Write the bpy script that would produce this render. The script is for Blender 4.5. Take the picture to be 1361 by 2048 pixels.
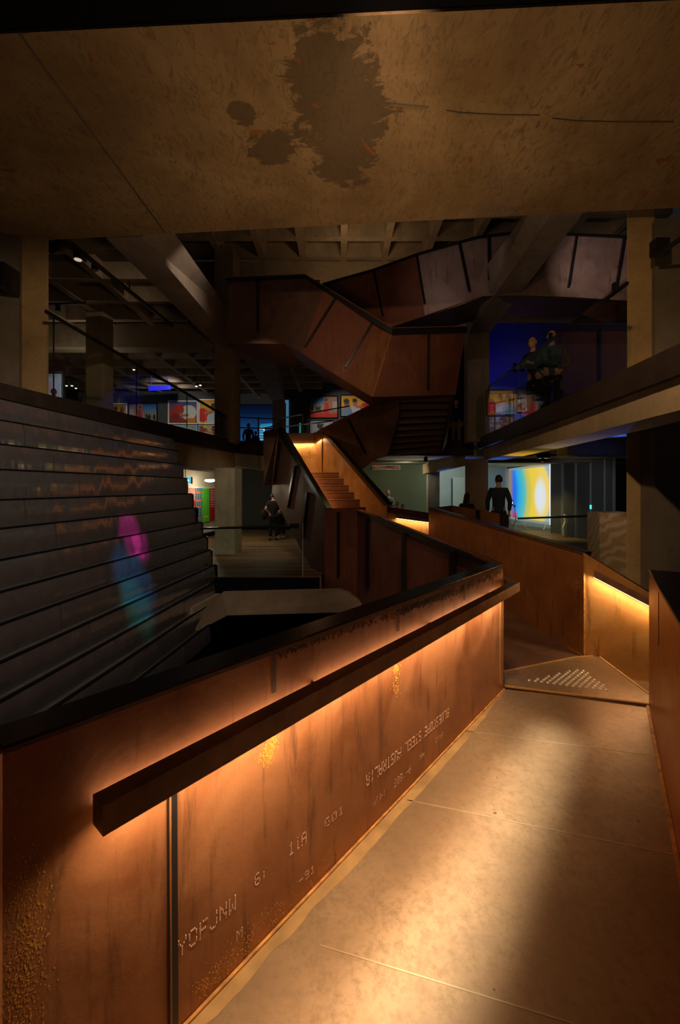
import bpy, bmesh, math, random
from mathutils import Vector, Matrix
random.seed(7)
SC = bpy.context.scene
COL = SC.collection
for _o in list(bpy.data.objects):
    bpy.data.objects.remove(_o)

# ------------------------------------------------------------------ camera, world, exposure
CAMZ, F, CX, HY = 1.9, 850.0, 680.5, 975.0        # camera height, focal length in pixels, centre column, horizon row
cam_data = bpy.data.cameras.new('camera')
cam_data.sensor_fit = 'HORIZONTAL'
cam_data.sensor_width = 24.0
cam_data.lens = F / 1361.0 * 24.0
cam_data.shift_y = -(1024.0 - HY) / 1361.0
cam_data.clip_start = 0.02
cam = bpy.data.objects.new('camera', cam_data)
COL.objects.link(cam)
cam.location = (0, 0, CAMZ)
cam.rotation_euler = (math.radians(90), 0, 0)
SC.camera = cam
world = bpy.data.worlds.new('world')
SC.world = world
world.use_nodes = True
world.node_tree.nodes['Background'].inputs[0].default_value = (0.85, 0.75, 0.7, 1)
world.node_tree.nodes['Background'].inputs[1].default_value = 0.012
SC.view_settings.view_transform = 'Standard'
SC.view_settings.look = 'None'
SC.view_settings.exposure = 0.0
SC.view_settings.gamma = 1.0
SC.view_settings.use_curve_mapping = False
SC.cycles.use_denoising = True
SC.cycles.max_bounces = 6
SC.cycles.sample_clamp_indirect = 3.0

WARM = (1.0, 0.56, 0.22)
WARM2 = (1.0, 0.66, 0.36)

def lamp(kind, name, loc, target, power, color, **kw):
    d = bpy.data.lights.new(name, kind)
    d.energy = power
    d.color = color
    for k, v in kw.items():
        setattr(d, k, v)
    o = bpy.data.objects.new(name, d)
    COL.objects.link(o)
    o.location = loc
    if target is not None:
        o.rotation_euler = (Vector(target) - Vector(loc)).to_track_quat('-Z', 'Y').to_euler()
    return o

def strip_light(name, a, b, down, width, power, color, spread=160):
    """a long thin lamp from a to b shining towards `down`"""
    a, b, down = Vector(a), Vector(b), Vector(down).normalized()
    d = bpy.data.lights.new(name, 'AREA')
    d.shape = 'RECTANGLE'
    d.size = (b - a).length
    d.size_y = width
    d.energy = power
    d.color = color
    d.spread = math.radians(spread)
    o = bpy.data.objects.new(name, d)
    COL.objects.link(o)
    x = (b - a).normalized()
    z = -(down - x * down.dot(x)).normalized()
    y = z.cross(x)
    m = Matrix((x, y, z)).transposed().to_4x4()
    m.translation = (a + b) / 2
    o.matrix_world = m
    return o

# ------------------------------------------------------------------ geometry helpers
def P(px, py, D):
    return Vector(((px - CX) / F * D, D, CAMZ + (HY - py) / F * D))

def PZ(px, py, z):
    D = (CAMZ - z) * F / (py - HY)
    return P(px, py, D)

class Plane:
    """vertical plane through two ground points"""
    def __init__(s, a, b):
        s.a = Vector((a[0], a[1], 0)); s.b = Vector((b[0], b[1], 0))
        d = (s.b - s.a).normalized()
        s.d = d
        n = Vector((d.y, -d.x, 0))
        if n.dot(-s.a) < 0: n = -n
        s.n = n                       # towards the camera
    def at(s, px, py, off=0.0):
        r = Vector(((px - CX) / F, 1.0, (HY - py) / F))
        q = s.a + s.n * off
        t = q.dot(s.n) / r.dot(s.n)
        return Vector((0, 0, CAMZ)) + r * t

def prism(bm, pts, off):
    """polygon extruded by off (a vector)"""
    off = Vector(off)
    a = [bm.verts.new(Vector(p)) for p in pts]
    b = [bm.verts.new(Vector(p) + off) for p in pts]
    n = len(pts)
    bm.faces.new(a)
    bm.faces.new(b[::-1])
    for i in range(n):
        j = (i + 1) % n
        bm.faces.new((a[j], a[i], b[i], b[j]))

def loft(bm, A, B):
    a = [bm.verts.new(Vector(p)) for p in A]
    b = [bm.verts.new(Vector(p)) for p in B]
    n = len(A)
    bm.faces.new(a[::-1]); bm.faces.new(b)
    for i in range(n):
        j = (i + 1) % n
        bm.faces.new((a[i], a[j], b[j], b[i]))

def box(bm, lo, hi):
    x0, y0, z0 = lo; x1, y1, z1 = hi
    prism(bm, [(x0, y0, z0), (x1, y0, z0), (x1, y1, z0), (x0, y1, z0)], (0, 0, z1 - z0))

def bar(bm, a, b, w, h, up=(0, 0, 1)):
    a, b = Vector(a), Vector(b)
    d = (b - a).normalized()
    s = d.cross(Vector(up)).normalized() * w / 2
    u = s.normalized().cross(d).normalized() * h / 2
    loft(bm, [a - s - u, a + s - u, a + s + u, a - s + u], [b - s - u, b + s - u, b + s + u, b - s + u])

def tube(bm, a, b, r0, r1=None, n=12):
    r1 = r0 if r1 is None else r1
    a, b = Vector(a), Vector(b)
    d = (b - a).normalized()
    s = d.orthogonal().normalized(); t = d.cross(s)
    A = [a + (s * math.cos(2 * math.pi * i / n) + t * math.sin(2 * math.pi * i / n)) * r0 for i in range(n)]
    B = [b + (s * math.cos(2 * math.pi * i / n) + t * math.sin(2 * math.pi * i / n)) * r1 for i in range(n)]
    loft(bm, A, B)

def ball(bm, c, r, sc=(1, 1, 1), u=12, v=8):
    m = Matrix.Translation(Vector(c)) @ Matrix.Diagonal((r * sc[0], r * sc[1], r * sc[2], 1))
    return bmesh.ops.create_uvsphere(bm, u_segments=u, v_segments=v, radius=1, matrix=m)['verts']

def obj(name, bm, m, parent=None, smooth=False, origin=None):
    bmesh.ops.recalc_face_normals(bm, faces=bm.faces[:])
    me = bpy.data.meshes.new(name)
    if parent is not None:
        q = parent
        org = Vector((0, 0, 0))
        while q is not None:
            org += q.location; q = q.parent
    else:
        if origin is None:
            xs = [v.co for v in bm.verts]
            lo = [min(c[i] for c in xs) for i in range(3)]; hi = [max(c[i] for c in xs) for i in range(3)]
            origin = ((lo[0] + hi[0]) / 2, (lo[1] + hi[1]) / 2, lo[2])
        org = Vector(origin)
    for v in bm.verts: v.co -= org
    bm.to_mesh(me); bm.free()
    me.materials.append(m)
    if smooth:
        for p in me.polygons: p.use_smooth = True
    o = bpy.data.objects.new(name, me)
    COL.objects.link(o)
    if parent is not None: o.parent = parent
    else: o.location = org
    return o

def tag(o, label=None, cat=None, group=None, kind=None):
    if label: o['label'] = label
    if cat: o['category'] = cat
    if group: o['group'] = group
    if kind: o['kind'] = kind
    return o

def thing(name, label, cat, loc, group=None):
    o = bpy.data.objects.new(name, None)
    COL.objects.link(o)
    o.location = loc
    o.empty_display_size = 0.1
    return tag(o, label, cat, group)

def NB(): return bmesh.new()

def one(name, m, parent, fn, *a, **k):
    bm = NB(); fn(bm, *a, **k)
    return obj(name, bm, m, parent)

# ------------------------------------------------------------------ materials
def newmat(name):
    m = bpy.data.materials.new(name); m.use_nodes = True
    return m, m.node_tree.nodes, m.node_tree.links, m.node_tree.nodes['Principled BSDF']

def plain(name, col, rough=0.6, metal=0.0, spec=0.5, noise=0.0, nscale=6.0, bump=0.0):
    m, N, L, B = newmat(name)
    B.inputs['Base Color'].default_value = (*col, 1)
    B.inputs['Roughness'].default_value = rough
    B.inputs['Metallic'].default_value = metal
    B.inputs['Specular IOR Level'].default_value = spec
    if noise or bump:
        tc = N.new('ShaderNodeTexCoord'); nt = N.new('ShaderNodeTexNoise')
        nt.inputs['Scale'].default_value = nscale; nt.inputs['Detail'].default_value = 6
        L.new(tc.outputs['Object'], nt.inputs['Vector'])
        if noise:
            cr = N.new('ShaderNodeValToRGB')
            cr.color_ramp.elements[0].position = 0.3; cr.color_ramp.elements[1].position = 0.7
            cr.color_ramp.elements[0].color = (*[c * (1 - noise) for c in col], 1)
            cr.color_ramp.elements[1].color = (*[min(1, c * (1 + noise)) for c in col], 1)
            L.new(nt.outputs['Fac'], cr.inputs['Fac']); L.new(cr.outputs['Color'], B.inputs['Base Color'])
        if bump:
            bp = N.new('ShaderNodeBump'); bp.inputs['Strength'].default_value = bump; bp.inputs['Distance'].default_value = 0.02
            L.new(nt.outputs['Fac'], bp.inputs['Height']); L.new(bp.outputs['Normal'], B.inputs['Normal'])
    return m

def emit(name, col, strength):
    m, N, L, B = newmat(name)
    B.inputs['Base Color'].default_value = (0, 0, 0, 1)
    B.inputs['Emission Color'].default_value = (*col, 1)
    B.inputs['Emission Strength'].default_value = strength
    return m

def mixc(N, L, fac, a, b):
    mx = N.new('ShaderNodeMix'); mx.data_type = 'RGBA'
    if isinstance(fac, (int, float)): mx.inputs[0].default_value = fac
    else: L.new(fac, mx.inputs[0])
    for s, v in ((6, a), (7, b)):
        if isinstance(v, tuple): mx.inputs[s].default_value = (*v, 1)
        else: L.new(v, mx.inputs[s])
    return mx.outputs[2]

def ramp(N, L, src, p0, p1, c0=(0, 0, 0), c1=(1, 1, 1)):
    cr = N.new('ShaderNodeValToRGB')
    cr.color_ramp.elements[0].position = p0; cr.color_ramp.elements[1].position = p1
    cr.color_ramp.elements[0].color = (*c0, 1); cr.color_ramp.elements[1].color = (*c1, 1)
    L.new(src, cr.inputs['Fac'])
    return cr.outputs['Color']

def noise(N, L, scale, detail=6, stretch=(1, 1, 1), rough=0.55, dist=0.0):
    tc = N.new('ShaderNodeTexCoord'); mp = N.new('ShaderNodeMapping'); nt = N.new('ShaderNodeTexNoise')
    mp.inputs['Scale'].default_value = stretch
    nt.inputs['Scale'].default_value = scale; nt.inputs['Detail'].default_value = detail
    nt.inputs['Roughness'].default_value = rough; nt.inputs['Distortion'].default_value = dist
    L.new(tc.outputs['Object'], mp.inputs['Vector']); L.new(mp.outputs['Vector'], nt.inputs['Vector'])
    return nt.outputs['Fac']

def corten(name, a, b, ochre=(0.55, 0.25, 0.05), dark=(0.05, 0.025, 0.015), rough=0.5, metal=0.25, och=0.68):
    m, N, L, B = newmat(name)
    big = noise(N, L, 2.2, 8, (1, 1, 1), 0.6, 0.6)
    c = mixc(N, L, ramp(N, L, big, 0.32, 0.68), a, b)
    st = noise(N, L, 5.0, 8, (3.2, 3.2, 0.35), 0.65)                    # rain-like streaks
    c = mixc(N, L, ramp(N, L, st, 0.56, 0.80), c, dark)
    oc = noise(N, L, 1.3, 8, (1, 1, 0.8), 0.5)
    sp = noise(N, L, 38.0, 3, (1, 1, 1), 0.6)
    mt = N.new('ShaderNodeMath'); mt.operation = 'MULTIPLY'
    L.new(ramp(N, L, oc, och - 0.08, och + 0.03), mt.inputs[0]); L.new(ramp(N, L, sp, 0.48, 0.60), mt.inputs[1])
    c = mixc(N, L, mt.outputs[0], c, ochre)
    L.new(c, B.inputs['Base Color'])
    B.inputs['Metallic'].default_value = metal
    rr = ramp(N, L, big, 0.3, 0.7, (rough - 0.1,) * 3, (rough + 0.12,) * 3)
    L.new(rr, B.inputs['Roughness'])
    bp = N.new('ShaderNodeBump'); bp.inputs['Strength'].default_value = 0.25; bp.inputs['Distance'].default_value = 0.004
    L.new(sp, bp.inputs['Height']); L.new(bp.outputs['Normal'], B.inputs['Normal'])
    return m

def concrete(name, col, stain=0.0, rough=0.85, board=False):
    m, N, L, B = newmat(name)
    big = noise(N, L, 1.1, 10, (1, 1, 1), 0.65, 0.4)
    fine = noise(N, L, 14, 8, (1, 2.2, 1), 0.7, 1.0)
    c = mixc(N, L, ramp(N, L, big, 0.3, 0.7), tuple(x * 0.68 for x in col), tuple(min(1, x * 1.25) for x in col))
    c = mixc(N, L, ramp(N, L, fine, 0.55, 0.8), c, tuple(x * 0.5 for x in col))
    if board:
        st = noise(N, L, 4, 6, (1, 1, 0.12), 0.6)
        c = mixc(N, L, ramp(N, L, st, 0.55, 0.75), c, tuple(x * 0.62 for x in col))
    L.new(c, B.inputs['Base Color'])
    B.inputs['Roughness'].default_value = rough
    bp = N.new('ShaderNodeBump'); bp.inputs['Strength'].default_value = 0.3; bp.inputs['Distance'].default_value = 0.02
    L.new(fine, bp.inputs['Height']); L.new(bp.outputs['Normal'], B.inputs['Normal'])
    return m

def vcol(name, rough=0.6, emis=0.0):
    m, N, L, B = newmat(name)
    at = N.new('ShaderNodeAttribute'); at.attribute_name = 'paint'
    if emis:
        B.inputs['Base Color'].default_value = (0, 0, 0, 1)
        L.new(at.outputs['Color'], B.inputs['Emission Color'])
        B.inputs['Emission Strength'].default_value = emis
    else:
        L.new(at.outputs['Color'], B.inputs['Base Color'])
    B.inputs['Roughness'].default_value = rough
    if emis: B.inputs['Specular IOR Level'].default_value = 0.0
    return m

M = {}
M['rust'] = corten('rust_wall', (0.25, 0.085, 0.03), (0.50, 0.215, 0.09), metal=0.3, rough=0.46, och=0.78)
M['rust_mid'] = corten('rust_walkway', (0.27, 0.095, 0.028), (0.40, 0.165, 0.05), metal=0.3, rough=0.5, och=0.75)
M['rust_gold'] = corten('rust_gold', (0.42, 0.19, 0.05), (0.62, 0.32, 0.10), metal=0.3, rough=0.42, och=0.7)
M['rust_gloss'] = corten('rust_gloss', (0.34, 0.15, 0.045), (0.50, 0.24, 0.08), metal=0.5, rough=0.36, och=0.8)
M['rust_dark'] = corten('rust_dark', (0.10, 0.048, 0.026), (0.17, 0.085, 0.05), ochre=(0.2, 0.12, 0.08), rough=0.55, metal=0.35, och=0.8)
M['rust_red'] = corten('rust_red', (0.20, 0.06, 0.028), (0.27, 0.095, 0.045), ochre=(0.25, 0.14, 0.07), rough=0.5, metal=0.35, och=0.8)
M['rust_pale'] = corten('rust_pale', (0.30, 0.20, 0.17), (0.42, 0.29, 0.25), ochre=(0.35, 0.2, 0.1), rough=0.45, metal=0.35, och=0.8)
M['black'] = plain('black_steel', (0.012, 0.011, 0.012), 0.28, 0.0, 0.6)
M['cap'] = plain('cap_steel', (0.03, 0.022, 0.02), 0.22, 0.3, 0.7, 0.3, 8)
M['railsteel'] = plain('handrail_steel', (0.26, 0.15, 0.09), 0.38, 0.25, 0.6, 0.35, 9)
M['matte'] = plain('matte_black', (0.006, 0.006, 0.007), 0.9, 0.0, 0.1)
M['ledge'] = plain('ledge_steel', (0.045, 0.032, 0.026), 0.35, 0.3, 0.5, 0.3, 3)
M['conc'] = concrete('concrete', (0.36, 0.27, 0.17))
M['conc_gold'] = concrete('concrete_gold', (0.46, 0.31, 0.15))
M['conc_board'] = concrete('concrete_board', (0.40, 0.30, 0.19), board=True)
M['conc_pale'] = concrete('concrete_pale', (0.46, 0.44, 0.34), board=True)
M['conc_mauve'] = concrete('concrete_mauve', (0.36, 0.29, 0.24), board=True)
M['conc_dark'] = concrete('concrete_dark', (0.16, 0.13, 0.10))
M['plaster'] = plain('cream_plaster', (0.62, 0.56, 0.43), 0.8, noise=0.06, nscale=2)
M['green'] = plain('green_wall_paint', (0.10, 0.115, 0.06), 0.75, noise=0.1, nscale=1)
M['grey'] = plain('grey_wall_paint', (0.33, 0.38, 0.36), 0.8, noise=0.06, nscale=1.5)
M['darkwall'] = plain('dark_wall_paint', (0.055, 0.058, 0.06), 0.8, noise=0.1, nscale=1.5)
M['blue'] = plain('blue_wall_paint', (0.10, 0.12, 0.55), 0.8)
M['white'] = plain('white_paint', (0.75, 0.74, 0.70), 0.7)
M['studm'] = plain('stud_metal', (0.92, 0.86, 0.76), 0.38, 0.8)
M['mark'] = plain('stencil_paint', (0.80, 0.55, 0.42), 0.7)
M['weld'] = plain('weld_bead', (0.55, 0.27, 0.08), 0.5, 0.4, noise=0.4, nscale=20)
M['led'] = emit('led_warm', (1.0, 0.62, 0.28), 9.0)
M['skin'] = plain('skin', (0.62, 0.34, 0.22), 0.55)
M['hair'] = plain('dark_hair', (0.012, 0.009, 0.008), 0.5)
M['hair_grey'] = plain('grey_hair', (0.16, 0.14, 0.12), 0.6)
M['cloth_black'] = plain('black_cloth', (0.010, 0.010, 0.012), 0.9, noise=0.2, nscale=20)
M['cloth_grey'] = plain('grey_cloth', (0.17, 0.20, 0.20), 0.9, noise=0.2, nscale=20)
M['cloth_navy'] = plain('navy_cloth', (0.02, 0.035, 0.06), 0.9, noise=0.2, nscale=20)
M['cloth_denim'] = plain('denim_cloth', (0.04, 0.085, 0.12), 0.9, noise=0.3, nscale=20)
M['cloth_tan'] = plain('tan_cloth', (0.30, 0.22, 0.14), 0.9)
M['cloth_red'] = plain('red_cloth', (0.5, 0.04, 0.03), 0.9)
M['shoe_white'] = plain('white_sole', (0.4, 0.4, 0.4), 0.6)

def clad_mat():
    m, N, L, B = newmat('polished_cladding')
    big = noise(N, L, 1.6, 2, (0.3, 1.0, 0.22), 0.4, 1.2)
    fine = noise(N, L, 9, 4, (1, 1, 1), 0.5)
    c = mixc(N, L, ramp(N, L, fine, 0.3, 0.7), (0.44, 0.40, 0.37), (0.52, 0.48, 0.45))
    L.new(c, B.inputs['Base Color'])
    B.inputs['Metallic'].default_value = 0.84
    B.inputs['Roughness'].default_value = 0.17
    bp = N.new('ShaderNodeBump'); bp.inputs['Strength'].default_value = 0.55; bp.inputs['Distance'].default_value = 0.06
    L.new(big, bp.inputs['Height']); L.new(bp.outputs['Normal'], B.inputs['Normal'])
    return m
M['clad'] = clad_mat()

def floor_steel():
    m, N, L, B = newmat('floor_steel')
    big = noise(N, L, 0.9, 8, (1, 1, 1), 0.6, 0.5)
    fine = noise(N, L, 26, 6, (1, 1, 1), 0.7)
    c = mixc(N, L, ramp(N, L, big, 0.3, 0.72), (0.25, 0.155, 0.08), (0.46, 0.32, 0.19))
    c = mixc(N, L, ramp(N, L, fine, 0.45, 0.72), c, (0.24, 0.155, 0.08))
    wide = noise(N, L, 3.5, 12, (1, 1, 1), 0.75, 0.3)
    c = mixc(N, L, ramp(N, L, wide, 0.50, 0.85), c, (0.24, 0.16, 0.09))
    spk = noise(N, L, 17, 2, (1, 1, 1), 0.5)
    c = mixc(N, L, ramp(N, L, spk, 0.765, 0.78), c, (0.10, 0.07, 0.05))
    L.new(c, B.inputs['Base Color'])
    B.inputs['Metallic'].default_value = 0.45
    L.new(ramp(N, L, fine, 0.3, 0.7, (0.30,) * 3, (0.42,) * 3), B.inputs['Roughness'])
    bp = N.new('ShaderNodeBump'); bp.inputs['Strength'].default_value = 0.12; bp.inputs['Distance'].default_value = 0.004
    L.new(fine, bp.inputs['Height']); L.new(bp.outputs['Normal'], B.inputs['Normal'])
    return m
M['deck'] = floor_steel()
M['seam'] = plain('seam_polish', (0.46, 0.34, 0.20), 0.4, 0.4, noise=0.3, nscale=3)
M['ochre'] = corten('ochre_edge', (0.50, 0.26, 0.07), (0.60, 0.34, 0.12), rough=0.55, metal=0.2, och=0.9)

def wood_mat():
    m, N, L, B = newmat('timber_floor')
    tc = N.new('ShaderNodeTexCoord'); br = N.new('ShaderNodeTexBrick')
    br.inputs['Scale'].default_value = 1.0
    br.inputs['Brick Width'].default_value = 1.9; br.inputs['Row Height'].default_value = 0.11
    br.inputs['Mortar Size'].default_value = 0.006
    br.inputs['Color1'].default_value = (0.34, 0.20, 0.10, 1); br.inputs['Color2'].default_value = (0.20, 0.115, 0.06, 1)
    br.inputs['Mortar'].default_value = (0.02, 0.014, 0.01, 1)
    L.new(tc.outputs['Object'], br.inputs['Vector'])
    g = noise(N, L, 1.2, 6, (0.25, 5, 1), 0.6)
    c = mixc(N, L, ramp(N, L, g, 0.42, 0.62), br.outputs['Color'], (0.085, 0.045, 0.02))
    L.new(c, B.inputs['Base Color']); B.inputs['Roughness'].default_value = 0.55; B.inputs['Specular IOR Level'].default_value = 0.25
    return m
M['wood'] = wood_mat()

def glass_mat():
    m, N, L, B = newmat('balustrade_glass')
    tr = N.new('ShaderNodeBsdfTransparent'); tr.inputs[0].default_value = (0.90, 0.95, 0.92, 1)
    gl = N.new('ShaderNodeBsdfGlossy'); gl.inputs['Roughness'].default_value = 0.02
    gl.inputs[0].default_value = (0.9, 0.95, 0.93, 1)
    lw = N.new('ShaderNodeLayerWeight'); lw.inputs[0].default_value = 0.25
    mt = N.new('ShaderNodeMath'); mt.operation = 'MULTIPLY'; mt.inputs[1].default_value = 0.55
    L.new(lw.outputs['Facing'], mt.inputs[0])
    mx = N.new('ShaderNodeMixShader')
    L.new(mt.outputs[0], mx.inputs[0]); L.new(tr.outputs[0], mx.inputs[1]); L.new(gl.outputs[0], mx.inputs[2])
    L.new(mx.outputs[0], N['Material Output'].inputs[0])
    return m
M['glass'] = glass_mat()

def marble_mat():
    m, N, L, B = newmat('veined_stone')
    w = N.new('ShaderNodeTexWave'); w.inputs['Scale'].default_value = 2.6; w.inputs['Distortion'].default_value = 9
    w.inputs['Detail'].default_value = 4; w.bands_direction = 'DIAGONAL'
    tc = N.new('ShaderNodeTexCoord'); L.new(tc.outputs['Object'], w.inputs['Vector'])
    c = mixc(N, L, ramp(N, L, w.outputs['Fac'], 0.2, 0.8), (0.40, 0.24, 0.12), (0.50, 0.40, 0.28))
    L.new(c, B.inputs['Base Color']); B.inputs['Roughness'].default_value = 0.3
    return m
M['marble'] = marble_mat()
M['print'] = vcol('printed_picture', 0.7)
M['screen'] = vcol('projected_image', 0.5, 1.0)
M['screen_blue'] = vcol('blue_screen_image', 0.5, 0.55)

# ------------------------------------------------------------------ painted flat sheets (pictures, posters, screens)
def sheet(name, p00, p10, p11, p01, nx, ny, fn, m, parent, th=0.02):
    """quad from bottom-left round; fn(u,v)->colour; a real slab with thickness th behind it"""
    bm = NB(); cl = bm.loops.layers.float_color.new('paint')
    p00, p10, p11, p01 = map(Vector, (p00, p10, p11, p01))
    nrm = (p10 - p00).cross(p01 - p00).normalized()
    if nrm.dot(Vector((0, 0, CAMZ)) - p00) < 0: nrm = -nrm
    g = [[bm.verts.new((p00 * (1 - u) + p10 * u) * (1 - v) + (p01 * (1 - u) + p11 * u) * v)
          for u in [i / nx for i in range(nx + 1)]] for v in [j / ny for j in range(ny + 1)]]
    for j in range(ny):
        for i in range(nx):
            f = bm.faces.new((g[j][i], g[j][i + 1], g[j + 1][i + 1], g[j + 1][i]))
            for lp, (du, dv) in zip(f.loops, ((0, 0), (1, 0), (1, 1), (0, 1))):
                lp[cl] = (*[k_ ** (1.4 if m is M['print'] else 1.0) for k_ in fn((i + du) / nx, (j + dv) / ny)], 1)
    if th:
        back = [bm.verts.new(q - nrm * th) for q in (p00, p10, p11, p01)]
        bm.faces.new(back[::-1])
        ring = [[g[0][i] for i in range(nx + 1)], [g[j][nx] for j in range(ny + 1)],
                [g[ny][i] for i in range(nx, -1, -1)], [g[j][0] for j in range(ny, -1, -1)]]
        for k, rg in enumerate(ring):
            bm.faces.new([*rg, back[(k + 1) % 4], back[k]])
    return obj(name, bm, m, parent)

def painter(bg, shapes):
    def f(u, v):
        c = bg(u, v) if callable(bg) else bg
        for s in shapes:
            k, x, y, w, h, col = s
            if k == 'e' and ((u - x) / w) ** 2 + ((v - y) / h) ** 2 < 1: c = col
            elif k == 'r' and abs(u - x) < w and abs(v - y) < h: c = col
        return c
    return f

def vgrad(stops):
    def f(u, v):
        for (a, ca), (b, cb) in zip(stops, stops[1:]):
            if v <= b:
                t = 0 if b == a else max(0, (v - a) / (b - a))
                return tuple(ca[i] * (1 - t) + cb[i] * t for i in range(3))
        return stops[-1][1]
    return f

# ================================================================== SETTING
Z0, ZU = 0.0, 3.43
def pl(px, D): return (px - CX) / F * D

# concrete soffit over the walkway (underside level at CAMZ+4.36)
ZS = CAMZ + 4.36
def soff(px, py):
    D = (ZS - CAMZ) * F / (HY - py); return P(px, py, D)
bm = NB()
A, Bp, Cq, Dq = soff(0, 68), soff(1361, 0), soff(1361, 415), soff(0, 485)
ext = 0.45
nl = A + (A - Bp) * ext; nr = Bp + (Bp - A) * ext; fr = Cq + (Cq - Dq) * ext; fl = Dq + (Dq - Cq) * ext
prism(bm, [nl, nr, fr, fl], (0, 0, 0.9))
cei = obj('ceiling', bm, M['conc'])
tag(cei, kind='structure')
# material of its own with stains
def soffit_mat():
    m, N, L, B = newmat('stained_concrete')
    col = (0.40, 0.26, 0.13)
    big = noise(N, L, 0.55, 10, (1, 1, 1), 0.62, 0.6)
    fine = noise(N, L, 7, 9, (1.6, 0.7, 1), 0.72, 1.6)
    c = mixc(N, L, ramp(N, L, big, 0.33, 0.68), (0.26, 0.155, 0.065), (0.52, 0.345, 0.165))
    c = mixc(N, L, ramp(N, L, fine, 0.50, 0.70), c, (0.17, 0.105, 0.045))
    # darker damp patches round fixed centres
    tc = N.new('ShaderNodeTexCoord')
    n2 = noise(N, L, 2.3, 10, (1, 1.5, 1), 0.68, 0.8)
    tot = None
    for (px, py, r) in ((655, 145, 0.52), (690, 235, 0.62), (690, 320, 0.48), (545, 295, 0.30), (487, 228, 0.17), (620, 210, 0.2)):
        q = soff(px, py) - cei.location
        vd = N.new('ShaderNodeVectorMath'); vd.operation = 'DISTANCE'
        vd.inputs[1].default_value = (q.x, q.y, 0)
        L.new(tc.outputs['Object'], vd.inputs[0])
        mr = N.new('ShaderNodeMath'); mr.operation = 'DIVIDE'; mr.inputs[1].default_value = r
        L.new(vd.outputs['Value'], mr.inputs[0])
        if tot is None: tot = mr.outputs[0]
        else:
            mn = N.new('ShaderNodeMath'); mn.operation = 'MINIMUM'
            L.new(tot, mn.inputs[0]); L.new(mr.outputs[0], mn.inputs[1]); tot = mn.outputs[0]
    sc4 = N.new('ShaderNodeMath'); sc4.operation = 'MULTIPLY'; sc4.inputs[1].default_value = 0.36; L.new(tot, sc4.inputs[0])
    ad = N.new('ShaderNodeMath'); ad.operation = 'MULTIPLY_ADD'; ad.inputs[1].default_value = 0.95
    L.new(n2, ad.inputs[0]); L.new(sc4.outputs[0], ad.inputs[2])
    c = mixc(N, L, ramp(N, L, ad.outputs[0], 0.78, 0.82, (.8, .8, .8), (0, 0, 0)), c, (0.115, 0.078, 0.040))
    # pale stripes of brush marks, a few orange chalk traces
    n3 = noise(N, L, 1.1, 4, (1, 1, 1), 0.4, 3.0)
    c = mixc(N, L, ramp(N, L, n3, 0.705, 0.72), c, (0.34, 0.12, 0.04))
    L.new(c, B.inputs['Base Color']); B.inputs['Roughness'].default_value = 0.85
    bp = N.new('ShaderNodeBump'); bp.inputs['Strength'].default_value = 0.45; bp.inputs['Distance'].default_value = 0.02
    L.new(fine, bp.inputs['Height']); L.new(bp.outputs['Normal'], B.inputs['Normal'])
    return m
cei.data.materials[0] = soffit_mat()
# casting joint and hairline cracks on the soffit
bm = NB(); a, b = soff(40, 68), soff(331, 466)
prism(bm, [a + Vector((-.014, 0, -.004)), a + Vector((.014, 0, -.004)), b + Vector((.014, 0, -.004)), b + Vector((-.014, 0, -.004))], (0, 0, .01))
tag(obj('casting_joint', bm, M['conc_dark'], cei))
for ln in (((770, 203), (800, 207), (858, 213)), ((893, 220), (920, 225), (1000, 229), (1080, 230)), ((1105, 236), (1150, 241), (1230, 243), (1348, 243))):
    bm = NB()
    for u, v in zip(ln, ln[1:]):
        bar(bm, soff(*u) - Vector((0, 0, .002)), soff(*v) - Vector((0, 0, .002)), 0.014, 0.01)
    obj('hairline_crack', bm, M['conc_dark'], cei)
# black sheet standing in for the unlit void nearer than the slab
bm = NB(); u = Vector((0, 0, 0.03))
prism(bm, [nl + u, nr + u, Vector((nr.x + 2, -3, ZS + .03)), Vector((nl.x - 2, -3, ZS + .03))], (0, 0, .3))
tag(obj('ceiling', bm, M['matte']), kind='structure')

# atrium waffle ceiling
ZW = CAMZ + 7.4
wroot = bpy.data.objects.new('ceiling', None); COL.objects.link(wroot); wroot.location = (0, 11, ZW); tag(wroot, kind='structure')
bm = NB(); box(bm, (-9, 6.6, ZW + .42), (9, 14.2, ZW + .6)); obj('slab', bm, M['conc_dark'], wroot)
bm = NB()
xs = [-7.8 + 1.32 * i for i in range(13)]
for x in xs:
    off = 0.06
    loft(bm, [(x - .10, 6.6, ZW), (x + .10, 6.6, ZW), (x + .16, 6.6, ZW + .43), (x - .16, 6.6, ZW + .43)],
         [(x - .10, 13.9, ZW), (x + .10, 13.9, ZW), (x + .16, 13.9, ZW + .43), (x - .16, 13.9, ZW + .43)])
for k in range(7):
    y = 13.75 - 1.08 * k
    loft(bm, [(-9, y - .10, ZW + .001), (-9, y + .10, ZW + .001), (-9, y + .15, ZW + .43), (-9, y - .15, ZW + .43)],
         [(9, y - .10, ZW + .001), (9, y + .10, ZW + .001), (9, y + .15, ZW + .43), (9, y - .15, ZW + .43)])
obj('waffle_rib', bm, M['conc_board'], wroot)
bm = NB(); box(bm, (-9, 13.9, ZW - 1.9), (9, 14.2, ZW)); tag(obj('wall_back', bm, M['conc_board']), kind='structure')

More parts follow.
